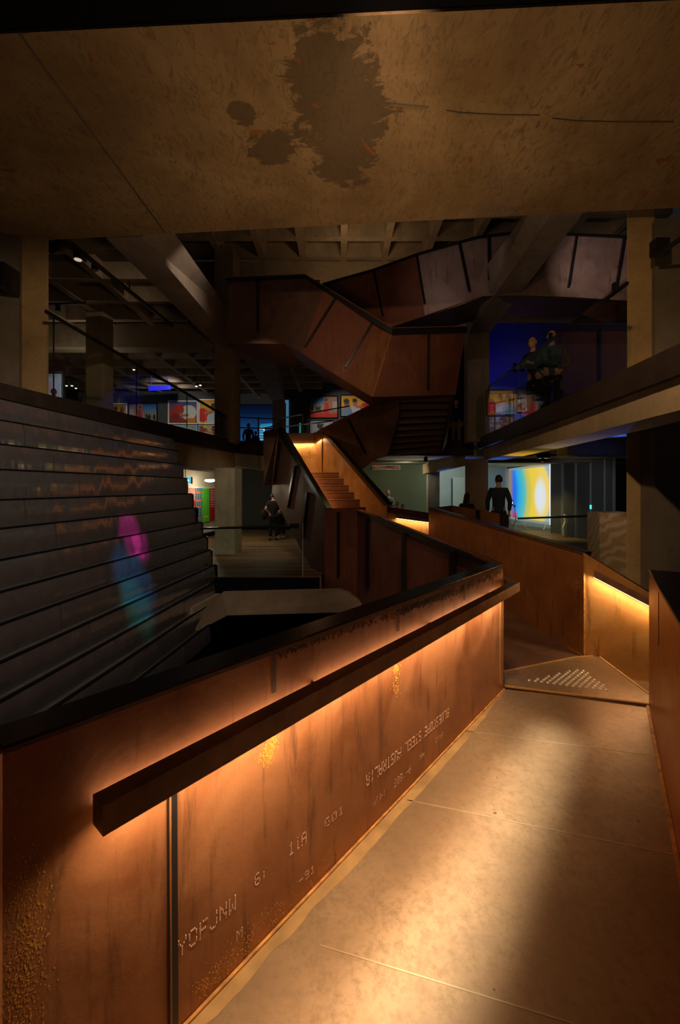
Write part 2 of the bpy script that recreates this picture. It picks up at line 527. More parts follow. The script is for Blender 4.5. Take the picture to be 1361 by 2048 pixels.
# floors
bm = NB(); E1 = 9.07
prism(bm, [(-9, E1, 0), (pl(634, E1) + .1, E1 - .05, 0), (pl(634, E1) + .1, 13, 0), (8.5, 13, 0), (12, 8, 0), (14, 8, 0), (14, 26, 0), (-9, 26, 0)], (0, 0, -.34))
tag(obj('floor', bm, M['wood']), kind='structure')
bm = NB(); box(bm, (-4.3, E1 - .12, -.345), (pl(640, E1), E1 - .06, -.006)); tag(obj('trim_1', bm, M['matte']), kind='structure')
# pit below
bm = NB(); box(bm, (-9, 0, -3.4), (6, 16, -3.2)); tag(obj('floor', bm, M['matte']), kind='structure')
bm = NB(); box(bm, (-9, 9.9, -3.2), (6, 10.1, -.35)); tag(obj('wall_back', bm, M['matte']), kind='structure')

# concrete upstand beam under the far floor edge
bm = NB()
prism(bm, [P(443, 1187, 8.75), P(682, 1181, 8.7), P(700, 1188, 8.68), P(716, 1200, 8.66), P(742, 1223, 8.65), P(455, 1231, 8.75)], (0, .2, 0))
prism(bm, [P(443, 1187, 8.76), P(455, 1231, 8.76), P(395, 1262, 7.6), P(385, 1215, 7.6)], (-.3, 0, 0))
tag(obj('concrete_beam', bm, M['conc']), 'low concrete beam facing the dark pit below the timber floor edge', 'beam')

# ---- left upper slab : fascia, beam, floor
def ext_line(a, b, ta, tb):
    return a + (b - a) * ta, a + (b - a) * tb
def long_member(bm, a_top, a_bot, b_top, b_bot, inward, ta=-.45, tb=1.0):
    at, bt = ext_line(a_top, b_top, ta, tb); ab, bb = ext_line(a_bot, b_bot, ta, tb)
    inward = Vector(inward)
    loft(bm, [at, ab, ab + inward, at + inward], [bt, bb, bb + inward, bt + inward])
bm = NB(); long_member(bm, P(0, 812, 6.2), P(0, 891, 6.2), P(470, 905, 13.55), P(470, 946, 13.55), (-.55, 0, 0))
tag(obj('concrete_beam', bm, M['conc_board']), 'long concrete edge beam directly above the polished metal cladding', 'beam')
bm = NB(); long_member(bm, P(0, 765, 6.1), P(0, 814, 6.1), P(468, 880, 13.45), P(468, 906, 13.45), (-.07, 0, 0))
tag(obj('steel_fascia', bm, M['ledge']), 'dark steel fascia along the edge of the gallery above the metal cladding', 'fascia')
bm = NB(); prism(bm, [P(-300, 891, 5.0) , P(0, 870, 6.3), P(462, 900, 14.2), (-5.0, 26, 3.0), (-14, 26, 3.0), (-14, 4, 3.0)], (0, 0, .35))
for v in bm.verts: v.co.z = 2.92 if v.co.z < 3.12 else 3.30
bm.free()
bm = NB(); prism(bm, [(-14, 2.5, 2.75), (-5.6, 2.5, 2.75), (-5.5, 6.3, 2.75), (-3.85, 14.0, 2.75), (-3.6, 26, 2.75), (-14, 26, 2.75)], (0, 0, .55))
tag(obj('floor', bm, M['conc_pale']), kind='structure')
# ---- far upper slab across the back
bm = NB(); prism(bm, [(-3.8, 14.0, 2.93), (4.2, 14.0, 2.93), (14, 14.0, 2.93), (14, 26, 2.93), (-3.6, 26, 2.93)], (0, 0, .40))
tag(obj('floor', bm, M['conc_pale']), kind='structure')
bm = NB(); box(bm, (-3.6, 13.82, 2.93), (4.35, 13.98, 3.42))
tag(obj('steel_fascia', bm, M['ledge']), 'dark steel fascia on the far gallery edge behind the folded stair', 'fascia')
bm = NB()
prism(bm, [P(470, 906, 13.75), P(545, 914, 13.75), P(545, 943, 13.75), P(470, 932, 13.75)], (0, .5, 0))
tag(obj('concrete_beam', bm, M['conc_pale']), 'pale concrete beam between the left column and the lower steel stair', 'beam')

# ---- right upper slab
bm = NB(); long_member(bm, P(1361, 747, 4.55), P(1361, 820, 4.55), P(968, 896, 13.3), P(968, 921, 13.3), (.6, 0, 0), -.25)
tag(obj('concrete_beam', bm, M['conc_board']), 'long concrete edge beam over the projection area with coloured light below', 'beam')
bm = NB(); long_member(bm, P(1361, 686, 4.42), P(1361, 748, 4.42), P(955, 878, 13.3), P(955, 899, 13.3), (.07, 0, 0), -.25)
tag(obj('steel_fascia', bm, M['ledge']), 'dark steel fascia along the gallery edge below the two visitors at the glass', 'fascia')
bm = NB(); prism(bm, [(4.0, 2.5, 3.0), (14, 2.5, 3.0), (14, 14, 3.0), (4.95, 14, 3.0), (4.95, 13, 3.0)], (0, 0, .35))
tag(obj('floor', bm, M['conc_pale']), kind='structure')
# downstand beams of the ceiling over the projection space
for i, y in enumerate((9.5, 15.2)):
    bm = NB(); box(bm, (5.1 if i == 0 else 4.9, y, 2.62 if i == 0 else 2.8), (13.5, y + .5, 2.999 if i == 0 else 2.92))
    tag(obj('ceiling_beam', bm, M['conc_dark']), ['dark downstand beam under the gallery near the square concrete pier', 'dark downstand beam above the projection screen'][i], 'beam')

# ---- walls far
bm = NB(); prism(bm, [P(640, 921, 19.5), P(856, 921, 19.5), P(856, 1075, 19.5), P(640, 1075, 19.5)], (0, .15, 0))
for v in bm.verts: v.co.z = 0 if v.co.z < 1 else 2.93
tag(obj('wall_back', bm, M['green']), kind='structure')
def wallseg(name, a, b, z0, z1, m, th=.15, kind='structure', label=None, cat=None):
    bm = NB(); a = Vector((a[0], a[1], 0)); b = Vector((b[0], b[1], 0))
    d = (b - a).normalized(); n = Vector((d.y, -d.x, 0))
    if n.dot(-a) < 0: n = -n
    prism(bm, [a + Vector((0, 0, z0)), b + Vector((0, 0, z0)), b + Vector((0, 0, z1)), a + Vector((0, 0, z1))], -n * th)
    return tag(obj(name, bm, m), label, cat, None, kind)
wallseg('wall_back', (pl(856, 19.5), 19.5), (pl(1018, 22), 22), 0, 2.93, M['grey'])
wallseg('wall_back', (pl(1018, 22.1), 22.1), (pl(1130, 18.9), 18.9), 0, 2.93, M['grey'])
wallseg('wall_right', (pl(1130, 18.9), 18.9), (13.8, 12), 0, 2.93, M['matte'])
wallseg('wall_back', (pl(478, 19.2), 19.2), (pl(650, 19.5), 19.5), 0, 2.93, M['darkwall'])
wallseg('wall_left', (pl(350, 14.2), 14.2), (pl(478, 19.2), 19.2), 0, 2.9, M['plaster'])
wallseg('baseboard_left', (pl(350, 14.2) + .03, 14.19), (pl(476, 19.15) + .03, 19.15), 0, .17, M['matte'], .02)
wallseg('baseboard_back', (pl(479, 19.1), 19.14), (pl(650, 19.4), 19.44), 0, .15, M['matte'], .02)
# upper walls
wallseg('wall_back', (-14, 22.6), (pl(480, 22.6), 22.6), 3.3, 7.4, M['darkwall'])
wallseg('wall_back', (pl(565, 22.4), 22.4), (pl(760, 22.4), 22.4), 3.3, 8, M['darkwall'])
wallseg('wall_back', (pl(760, 22.4), 22.4), (13, 19), 3.3, 9, M['matte'])
wallseg('wall_back', (pl(934, 17), 17.0), (pl(1330, 15), 15.0), 3.33, 9.2, M['blue'])
wallseg('wall_left', (-13.9, 3), (-13.9, 22.6), 3.3, 9, M['matte'])
wallseg('wall_right', (13.9, 3), (13.9, 22), 3.3, 9, M['matte'])
wallseg('wall_left', (-9.0, 6.4), (pl(34, 7.3), 7.35), 3.3, 6.25, M['conc_dark'])
wallseg('wall_right', (pl(1311, 6.9), 6.9), (9.5, 6.0), 3.3, 6.25, M['conc_dark'])
wallseg('wall_left', (-13.0, 16.56), (pl(126, 16.56), 16.56), 3.3, 6.6, M['darkwall'])
# pale wall section beside the green wall, with a flush door
bm = NB(); prism(bm, [P(906, 955, 19.9), P(929, 955, 20.2), P(929, 1057, 20.2), P(906, 1057, 19.9)], (0, -.03, 0))
tag(obj('door_1', bm, M['grey']), kind='structure')

# ---- coffered ceiling of the upper left gallery and left background
groot = bpy.data.objects.new('ceiling', None); COL.objects.link(groot); groot.location = (-9, 15, 6.9); tag(groot, kind='structure')
bm = NB(); box(bm, (-14, 7.6, 7.35), (-4.6, 24, 7.5)); box(bm, (-4.599, 14.3, 7.35), (-.2, 24, 7.5)); obj('slab', bm, M['conc_dark'], groot)
bm = NB()
for k in range(12):
    y = 9.0 + 1.25 * k; box(bm, (-14, y, 6.93), (-.9 if y > 14 else -4.62, y + .17, 7.36))
for k in range(10):
    x = -13.4 + 1.25 * k
    box(bm, (x, 8.0 if x < -5.5 else 14.4, 6.931), (x + .17, 24, 7.36))
obj('waffle_rib', bm, M['conc_board'], groot)

# ---- concrete columns
def column(label, pxl, pxr, D, z0, z1, m, depth=.5, hide=False):
    bm = NB()
    a, b = Vector((pl(pxl, D), D, 0)), Vector((pl(pxr, D), D, 0))
    sk = Vector((.106 * depth, depth, 0))
    if hide: sk = Vector(((b.x if pxl < CX else a.x) / D * depth, depth, 0))
    prism(bm, [a + Vector((0, 0, z0)), b + Vector((0, 0, z0)), b + sk + Vector((0, 0, z0)), a + sk + Vector((0, 0, z0))], (0, 0, z1 - z0))
    bmesh.ops.bevel(bm, geom=[e for e in bm.edges if abs(e.verts[0].co.z - e.verts[1].co.z) > .5], offset=.012, segments=1, affect='EDGES')
    return tag(obj('concrete_column', bm, m), label, 'column')
column('square concrete column on the timber floor beside the hanging banners', 429.5, 469.5, 12.1, 0, 2.46, M['conc_pale'], .62)
column('upper concrete column rising beside the left end of the folded stair', 429, 467, 13.1, 3.3, ZW, M['conc'], .6)
column('golden concrete column at the left end of the gallery glass, under the soffit', 36, 97, 7.45, 3.2, ZS + .5, M['conc_gold'], .5, True)
column('golden concrete column at the right end of the gallery, under the soffit', 1255, 1311, 7.0, 3.2, ZS + .5, M['conc_gold'], .5, True)
column('dark column standing behind the left gallery glass', 171, 205, 12.2, 3.3, 7.0, M['conc'], .5)
column('distant column at the end of the short raking beam, beside the blue screen', 545, 567, 21.4, 3.3, CAMZ + 4.36, M['conc_mauve'], .6)
column('upper column between the folded stair and the blue wall', 936, 980, 12.9, 3.3, CAMZ + 4.75, M['conc_mauve'], .6)
column('dark column behind the long-haired visitor', 931, 977, 12.75, 0, 2.76, M['conc'], .6, True)
column('pale narrow column at the end of the green wall', 856, 880, 17.2, 0, 2.93, M['conc_pale'], .6)
column('square concrete pier beside the veined stone counter', 1254, 1310, 6.6, -.3, 2.86, M['conc_gold'], .5, True)
bm = NB(); prism(bm, [P(1310.5, 832, 6.3), P(1420, 831, 6.3), P(1420, 1300, 6.3), P(1310.5, 1300, 6.3)], (0, .3, 0))
tag(obj('wall_right', bm, M['conc_dark']), kind='structure')
# beam on the pale narrow column
bm = NB(); loft(bm, [P(858, 929, 17.2), P(858, 948, 17.2), P(846, 948, 17.6), P(846, 929, 17.6)],
                [P(931, 912, 14.0), P(931, 932, 14.0), P(912, 932, 14.2), P(912, 912, 14.2)])
tag(obj('concrete_beam', bm, M['conc']), 'short concrete beam joining the pale narrow column and the dark column', 'beam')

# ---- raking-looking beams that run away over the column rows (underside at CAMZ+4.36)
bm = NB()
loft(bm, [P(213, 477, 7.42), P(284, 474, 7.42), P(331, 440, 7.42), P(200, 440, 7.42)],
     [P(430, 690, 13.05), P(468, 689, 13.05), P(468, 636, 13.05), P(430, 636, 13.05)])
tag(obj('concrete_beam', bm, M['conc_mauve']), 'big concrete beam running from the soffit to the upper left column', 'beam')
bm = NB()
loft(bm, [P(470, 690, 13.3), P(540, 690, 13.3), P(545, 640, 13.3), P(470, 640, 13.3)],
     [P(544, 802, 21.4), P(569, 802, 21.4), P(569, 770, 21.4), P(544, 770, 21.4)])
tag(obj('concrete_beam', bm, M['conc_mauve']), 'smaller concrete beam receding to the distant column beside the blue screen', 'beam')
bm = NB(); box(bm, (-14, 13.2, CAMZ + 4.36), (pl(429, 13.2), 13.75, CAMZ + 5.1))
tag(obj('concrete_beam', bm, M['conc']), 'dark crosswise beam above the left gallery, ending at the upper left column', 'beam')
bm = NB()
loft(bm, [P(1105, 425, 7.3), P(1168, 425, 7.3), P(1168, 385, 7.3), P(1072, 400, 7.3)],
     [P(937, 668, 12.95), P(981, 664, 12.95), P(981, 560, 12.95), P(930, 590, 12.95)])
tag(obj('concrete_beam', bm, M['conc_mauve']), 'broad concrete beam coming down to the column beside the blue wall', 'beam')

# ================================================================== WALKWAY IN FRONT
ZD = 0.1
C = PZ(1008, 1378, ZD); N0 = PZ(370, 2048, ZD)
S = PZ(1166, 1312, ZD); S2 = PZ(1009, 1228, ZD)
E = PZ(1299, 1410, ZD); E2 = PZ(1361, 1720, ZD)
plL = Plane(C, N0); plS = Plane(S, S2); plE = Plane(E, E2)
back = lambda p, q, y: p + (q - p) * ((y - p.y) / (q.y - p.y))
Lb = back(C, N0, -1.6); Rb = back(E, E2, -1.6)
deck = thing('walkway_deck', 'worn steel deck of the walkway running between the rusty walls', 'walkway', (1.0, 1.5, ZD - .06))
one('deck_plate', M['deck'], deck, lambda bm: prism(bm, [Lb, Rb, E, C], (0, 0, -.06)))
# ochre rust margin and weld bead at the foot of the left wall
nL = plL.n
def margin(bm):
    rnd = random.Random(5); n_ = 220; pr = None; w = .075
    for k in range(n_ + 1):
        t = k / n_; w = min(.11, max(.045, w + rnd.uniform(-.010, .010)))
        a = Lb.lerp(C, t) + Vector((0, 0, .001)); b = a + nL * w * (1 - .45 * t)
        cur = (bm.verts.new(a), bm.verts.new(b))
        if pr: bm.faces.new((pr[0], pr[1], cur[1], cur[0]))
        pr = cur
M['margin'] = plain('rust_margin', (0.40, 0.24, 0.095), 0.5, 0.3, noise=0.25, nscale=9)
one('rust_margin', M['margin'], deck, margin)
one('weld_bead', M['weld'], deck, lambda bm: bar(bm, Lb + nL * .008 + Vector((0, 0, .004)), C + nL * .008 + Vector((0, 0, .004)), .012, .012))
one('weld_bead', M['weld'], deck, lambda bm: bar(bm, Rb + plE.n * .012 + Vector((0, 0, .004)), E + plE.n * .012 + Vector((0, 0, .004)), .02, .012))
# seams between deck plates
for (a, b) in (((930, 1462), (1318, 1512)), ((815, 1600), (1361, 1712)), ((640, 1890), (1150, 2048))):
    one('plate_seam', M['seam'], deck, lambda bm: bar(bm, PZ(*a, ZD) + Vector((0, 0, .0)), PZ(*b, ZD) + Vector((0, 0, .0)), .006, .002))
# landing with tactile studs
land = thing('landing_plate', 'raised steel landing plate with a triangle of studs', 'landing', PZ(1150, 1360, ZD))
zl = ZD + .014
LP = [PZ(1009, 1372, zl), PZ(1298, 1408, zl), PZ(1299, 1388, zl), PZ(1196, 1311, zl), PZ(1149, 1315, zl), PZ(1009, 1343, zl)]
one('plate', M['deck'], land, lambda bm: prism(bm, LP, (0, 0, -.02)))
for i in (0, 2, 4):
    a, b = LP[i], LP[(i + 1) % 6]
    one('edge_trim', M['ochre'], land, lambda bm: bar(bm, a, b, .018, .012))
one('edge_trim', M['ochre'], land, lambda bm: bar(bm, LP[3], LP[4], .018, .012))
T = [PZ(1059, 1360, zl), PZ(1163, 1338, zl), PZ(1220, 1381, zl)]
studs = []
sp_h = .052
e1 = (T[2] - T[0]).normalized(); e2 = Vector((0, 0, 1)).cross(e1)
if e2.dot(T[1] - T[0]) < 0: e2 = -e2
def inside(p):
    sg = []
    for k in range(3):
        a, b = T[k], T[(k + 1) % 3]
        sg.append((b.x - a.x) * (p.y - a.y) - (b.y - a.y) * (p.x - a.x))
    return all(v >= -.004 for v in sg) or all(v <= .004 for v in sg)
for j in range(40):
    for i in range(-5, 60):
        q = T[0] + e1 * (i + .5 * (j % 2)) * sp_h + e2 * j * sp_h * .9
        if inside(q): studs.append(q)
sb = NB(); tube(sb, (0, 0, 0), (0, 0, .004), .0165, .0145, 12)
ball(sb, (0, 0, .003), .013, (1, 1, .6), 10, 6)
st0 = obj('stud', sb, M['studm'], land); st0.data.materials[0] = M['studm']
base = st0.data
for v in base.vertices: v.co += land.location        # stud mesh about its own origin
st0.location = studs[0] - land.location
studs = sorted(studs[1:], key=lambda q: q.y)
rest = studs[99:]
for q in studs[:99]:
    c = st0.copy(); COL.objects.link(c); c.parent = land; c.location = q - land.location
if rest:
    rb = NB()
    for q in rest: tube(rb, q, q + Vector((0, 0, .006)), .0135, .009, 12)
    tag(obj('stud', rb, M['studm'], land), kind='stuff')

# passage deck between the far walls and steps down on the right
bm = NB()
PL = [C + Vector((-.02, .02, 0)), PZ(1009, 1345, ZD), PZ(1149, 1317, ZD), S]
farL = Vector((pl(655, 9.2), 9.2, .36)); farR = Vector((pl(858, 8.9), 8.9, .36))
prism(bm, [C + Vector((.16, .1, 0)), PZ(1150, 1317, ZD), S + plS.n * .0, farR + Vector((0, 0, 0)), Vector((pl(715, 9.0) + .14, 9.0, .36))], (0, 0, -.06))
tag(obj('ramp_deck', bm, M['rust_dark']), 'dark ramp deck climbing behind the landing towards the stair', 'ramp')
stp = thing('descending_steps', 'steel steps going down to the right behind the studded landing', 'steps', PZ(1255, 1370, -.1))
for k in range(4):
    z = ZD - .17 * (k + 1)
    sh = Vector((.28, .1, 0)) * k
    pts = [LP[3] + sh, LP[2] + sh + Vector((.0, -.1, 0)), LP[2] + sh + Vector((.42, .1, 0)), LP[3] + sh + Vector((.42, .1, 0))]
    pts = [Vector((p.x, p.y, z)) for p in pts]
    one('step', M['deck'], stp, lambda bm: prism(bm, pts, (0, 0, -.1)))

# ---------------------------------------------------------------- parapets
def parapet(name, label, plane, A, B, th, face, capm, z_drop=.0, floorz=(ZD, ZD), cat='parapet', zb=None, fmat=None, capw=None):
    """A, B: (px, top row) at each end; wall from floorz up to the pixel row"""
    ta, tb = plane.at(*A), plane.at(*B)
    r = thing(name, label, cat, Vector(((ta.x + tb.x) / 2, (ta.y + tb.y) / 2, min(floorz))))
    a0 = Vector((ta.x, ta.y, floorz[0])); b0 = Vector((tb.x, tb.y, floorz[1]))
    back_ = -plane.n * .012
    one('face_plate', face, r, lambda bm: prism(bm, [a0, b0, tb, ta], back_))
    off = -plane.n * th
    one('back_plate', fmat or face, r, lambda bm: prism(bm, [a0 + off, b0 + off, tb + off, ta + off], -back_))
    u = Vector((0, 0, .006))
    one('cap', capm, r, lambda bm: prism(bm, [ta + u * 0, tb + u * 0, tb + off, ta + off], Vector((0, 0, .008))))
    return r, ta, tb

# P1 : long lit wall on the left of the walkway
t0 = plL.at(4, 1499); t1 = plL.at(1007, 1130)
tz = lambda p: p
p1, ta, tb = parapet('rusty_wall', 'long glowing rusty steel wall with a lit handrail beside the walkway', plL, (5, 1499), (1007, 1130), .12, M['rust'], M['cap'], floorz=(ZD, ZD))
# its near return, behind the picture's left edge
nb = Vector((ta.x - .35, ta.y - 1.4, 0))
one('return_plate', M['rust'], p1, lambda bm: prism(bm, [Vector((ta.x, ta.y, ZD)), Vector((nb.x, nb.y, ZD)), Vector((nb.x, nb.y, ta.z)), ta], -plL.n * .012))
# outer skirt below the deck (faces the pit)
off = -plL.n * .12
one('skirt', M['rust_dark'], p1, lambda bm: prism(bm, [Vector((ta.x, ta.y, -1.0)) + off, Vector((tb.x, tb.y, -1.0)) + off, Vector((tb.x, tb.y, .1)) + off, Vector((ta.x, ta.y, .1)) + off], plL.n * .012))
# top band (darker folded edge) of the face
one('top_band', M['rust_dark'], p1, lambda bm: prism(bm, [ta + plL.n * .001, tb + plL.n * .001, tb + Vector((0, 0, -.035)) + plL.n * .001, ta + Vector((0, 0, -.012)) + plL.n * .001], plL.n * .003))
# joint strips
def strip_on(plane, root, name, m, a, b, w, proud=.004, off0=.0):
    pa, pb = plane.at(*a, off0), plane.at(*b, off0)
    d = plane.d * w / 2
    one(name, m, root, lambda bm: prism(bm, [pa - d, pb - d, pb + d, pa + d], plane.n * proud))
strip_on(plL, p1, 'joint_strip', M['black'], (343, 1560), (347, 2250), .034, .006)
strip_on(plL, p1, 'joint_strip', M['rust_mid'], (338, 1560), (341, 2250), .006, .010)
strip_on(plL, p1, 'joint_strip', M['rust_dark'], (797, 1222), (797, 1262), .022, .003)
strip_on(plL, p1, 'joint_strip', M['rust_dark'], (930, 1168), (930, 1200), .022, .003)
strip_on(plL, p1, 'joint_strip', M['rust_dark'], (548, 1305), (548, 1385), .022, .002)
strip_on(plL, p1, 'joint_strip', M['ochre'], (1001, 1200), (1001, 1370), .03, .002)
# handrail
hn = plL.n
def rail_pt(t, off, z):   # t along C->N0
    p = C + (N0 - C) * t
    p = Vector((p.x, p.y, 0)) + hn * off
    return Vector((p.x, p.y, z))
tn, tf = 1.098, .0
rail_z0, rail_z1 = .982, 1.062
secn = [rail_pt(tn, .052, rail_z0), rail_pt(tn, .12, rail_z0), rail_pt(tn, .12, rail_z1), rail_pt(tn, .052, rail_z1)]
cornr = C + (C - N0).normalized() * .07
def rail_c(off, z):
    p = Vector((C.x, C.y, 0)) + hn * off + (C - N0).normalized() * (.0 + off * .55)
    return Vector((p.x, p.y, z))
secf = [rail_c(.052, rail_z0), rail_c(.12, rail_z0), rail_c(.12, rail_z1), rail_c(.052, rail_z1)]
hr = one('handrail', M['railsteel'], p1, lambda bm: loft(bm, secn, secf))
# mitred return of the handrail round the corner
plV_d = (Vector((pl(715, 9.0), 9.0, 0)) - Vector((C.x, C.y, 0))).normalized()
nV = Vector((-plV_d.y, plV_d.x, 0))
if nV.x < 0: nV = -nV
def rail_v(off, s, z):
    p = Vector((C.x, C.y, 0)) + nV * off + plV_d * s
    return Vector((p.x, p.y, z))
hr2 = one('handrail', M['railsteel'], p1, lambda bm: loft(bm, secf, [rail_v(.052, .7, rail_z0), rail_v(.12, .7, rail_z0), rail_v(.12, .7, rail_z1), rail_v(.052, .7, rail_z1)]))
one('led_strip', M['led'], hr, lambda bm: prism(bm, [rail_pt(tn - .01, .058, rail_z0 - .001), rail_pt(.02, .058, rail_z0 - .001), rail_pt(.02, .078, rail_z0 - .001), rail_pt(tn - .01, .078, rail_z0 - .001)], (0, 0, -.004)))
for t in (.12, .45, .8):
    a = rail_pt(t, .0, 1.02); b = rail_pt(t, .056, 1.02)
    one('bracket', M['black'], hr, lambda bm: bar(bm, a, b, .02, .02))
strip_light('walkway_rail_led', rail_pt(tn - .01, .088, rail_z0 - .008), rail_pt(.02, .088, rail_z0 - .008), Vector((0, 0, -1)) - hn * .2, .015, 16.5, (1.0, 0.70, 0.42), 135)
strip_light('walkway_rail_led_up', rail_pt(tn - .01, .024, rail_z0 + .01), rail_pt(.02, .024, rail_z0 + .01), Vector((0, 0, 1)), .02, 2.2, WARM2, 175)

# stencilled dot lettering on the long wall, reading upside down
FONT = {
 'A': ('01110','10001','10001','11111','10001','10001','10001'), 'B': ('11110','10001','10001','11110','10001','10001','11110'),
 'C': ('01111','10000','10000','10000','10000','10000','01111'), 'E': ('11111','10000','10000','11110','10000','10000','11111'),
 'F': ('11111','10000','10000','11110','10000','10000','10000'), 'I': ('00100','00100','00100','00100','00100','00100','00100'),
 'J': ('00001','00001','00001','00001','00001','10001','01110'), 'L': ('10000','10000','10000','10000','10000','10000','11111'),
 'M': ('10001','11011','10101','10101','10001','10001','10001'), 'N': ('10001','11001','10101','10101','10011','10001','10001'),
 'O': ('01110','10001','10001','10001','10001','10001','01110'), 'P': ('11110','10001','10001','11110','10000','10000','10000'),
 'R': ('11110','10001','10001','11110','10100','10010','10001'), 'S': ('01111','10000','10000','01110','00001','00001','11110'),
 'T': ('11111','00100','00100','00100','00100','00100','00100'), 'U': ('10001','10001','10001','10001','10001','10001','01110'),
 'W': ('10001','10001','10001','10101','10101','11011','10001'), 'Y': ('10001','10001','01010','00100','00100','00100','00100'),
 '0': ('01110','10001','10011','10101','11001','10001','01110'), '1': ('00100','01100','00100','00100','00100','00100','01110'),
 '8': ('01110','10001','10001','01110','10001','10001','01110'), '6': ('01110','10000','10000','11110','10001','10001','01110'),
 '9': ('01110','10001','10001','01111','00001','00001','01110'), '7': ('11111','00001','00010','00100','01000','01000','01000'),
 ':': ('00000','00100','00100','00000','00100','00100','00000'), "'": ('00100','00100','00000','00000','00000','00000','00000'),
 '-': ('00000','00000','00000','11111','00000','00000','00000'), ' ': ('00000',) * 7}
def dots(plane, root, text, a, b, hgt, flip=True, r=.35, proud=.0015, m=None):
    """text laid from pixel a to pixel b (its base line) on a vertical plane; flip turns every glyph by 180 degrees"""
    pa, pb = plane.at(*a), plane.at(*b)
    if flip: text = text[::-1]
    n = len(text); L_ = (pb - pa) / n; up = Vector((0, 0, 1))
    bm = NB(); ph = hgt / 7.0
    for i, ch in enumerate(text):
        g = FONT[ch]
        for y in range(7):
            for x in range(5):
                gx, gy = (4 - x, 6 - y) if flip else (x, y)
                if g[gy][gx] == '1' and random.random() > .10:
                    c = pa + L_ * (i + (x + .3) / 6.2) + up * ph * (6 - y) + plane.n * .0005
                    k = plane.d * ph * r * .62; q = up * ph * r
                    prism(bm, [c - k - q, c + k - q, c + k + q, c - k + q], plane.n * proud)
    return obj('stencil_lettering', bm, m or M['mark'], root)
dots(plL, p1, 'BLUESCOPE STEEL AUSTRALIA', (733, 1572), (899, 1431), .062)
dots(plL, p1, "9-'806", (788, 1575), (824, 1542), .045)
dots(plL, p1, 'AW', (872, 1485), (888, 1471), .035)
dots(plL, p1, 'M7', (748, 1610), (772, 1588), .035)
dots(plL, p1, 'NW', (840, 1520), (850, 1510), .035)
dots(plL, p1, 'YOFJNW', (356, 1915), (476, 1814), .060, flip=False)
dots(plL, p1, '8:', (510, 1772), (536, 1752), .048, flip=False)
dots(plL, p1, '11A', (578, 1712), (616, 1681), .055, flip=False)
dots(plL, p1, '601', (650, 1655), (690, 1622), .040, flip=False)
dots(plL, p1, 'M', (473, 1885), (489, 1872), .045, flip=False)
dots(plL, p1, '-91', (598, 1770), (632, 1740), .035, flip=False)

# ochre rust blooms with shapes of their own
def bloom(plane, root, pts, m, n, sz, seed):
    rnd = random.Random(seed); bm = NB()
    for _ in range(n):
        k = rnd.random(); i = int(k * (len(pts) - 1)); t = k * (len(pts) - 1) - i
        x = pts[i][0] * (1 - t) + pts[i + 1][0] * t + rnd.gauss(0, pts[i][2])
        y = pts[i][1] * (1 - t) + pts[i + 1][1] * t + rnd.gauss(0, pts[i][2])
        c = plane.at(x, y); r = sz * rnd.uniform(.4, 1.3); k0 = rnd.uniform(0, 6)
        prism(bm, [c + (plane.d * math.cos(k0 + a_) + Vector((0, 0, 1.5)) * math.sin(k0 + a_)) * r * rnd.uniform(.6, 1) for a_ in (0, 1.26, 2.5, 3.77, 5.0)], plane.n * .0008)
    return tag(obj('rust_bloom', bm, m, root), kind='stuff')
M['bloom'] = plain('ochre_rust', (0.62, 0.30, 0.04), 0.7, noise=0.3, nscale=30)
bloom(plL, p1, [(60, 1720, 26), (50, 1850, 26), (40, 1950, 24), (45, 2060, 24)], M['bloom'], 900, .0022, 1)
bloom(plL, p1, [(546, 1475, 6), (540, 1500, 8), (528, 1525, 7)], M['bloom'], 350, .0028, 2)
bloom(plL, p1, [(398, 1985, 10), (440, 1945, 12), (520, 1850, 14), (620, 1790, 12), (680, 1700, 10)], M['bloom'], 550, .0024, 3)
bloom(plL, p1, [(793, 1330, 3), (793, 1345, 4), (792, 1385, 4)], M['bloom'], 160, .0035, 4)

M['flake'] = plain('dark_flaked_rust', (0.07, 0.03, 0.012), 0.5, 0.2)
bloom(plL, p1, [(800, 1224, 3), (860, 1200, 5), (900, 1184, 6), (950, 1164, 4), (1000, 1143, 4)], M['flake'], 800, .011, 6)
bloom(plL, p1, [(560, 1308, 4), (700, 1258, 5), (800, 1222, 5)], M['flake'], 260, .006, 7)
# P2 : wall from the sharp corner back to the stair, seen from its outer side
Vend = Vector((pl(715, 9.0), 9.0, 0)); plV = Plane(C, Vend)
p2 = thing('rusty_wall', 'dark ribbed outer wall running back from the sharp corner to the stair', 'parapet', Vector(((C.x + Vend.x) / 2, (C.y + Vend.y) / 2, 0)))
v0 = plV.at(985, 1127); v1 = plV.at(715, 1020)
v0b = Vector((v0.x, v0.y, -1.3)); v1b = Vector((v1.x, v1.y, -1.5))
one('face_plate', M['rust_red'], p2, lambda bm: prism(bm, [v0b, v1b, v1, v0], -plV.n * .012))
inn = -plV.n * .12
ctop = Vector((C.x, C.y, tb.z))
one('inner_plate', M['rust_mid'], p2, lambda bm: prism(bm, [Vector((C.x, C.y, ZD)) , Vector((v1.x, v1.y, .3)) + inn, v1 + inn, ctop], plV.n * .012))
one('cap', M['cap'], p2, lambda bm: prism(bm, [v0, v1, v1 + inn, ctop + plV.d * 0], (0, 0, .008)))
one('top_band', M['black'], p2, lambda bm: prism(bm, [v0 + plV.n * .001, v1 + plV.n * .001, v1 + Vector((0, 0, -.07)) + plV.n * .001, v0 + Vector((0, 0, -.05)) + plV.n * .001], plV.n * .02))
for (x, y0, y1, w) in ((912, 1101, 1172, .05), (813, 1064, 1200, .06), (738, 1034, 1176, .07)):
    strip_on(plV, p2, 'stiffener', M['black'], (x, y0), (x, y1), w, .07)
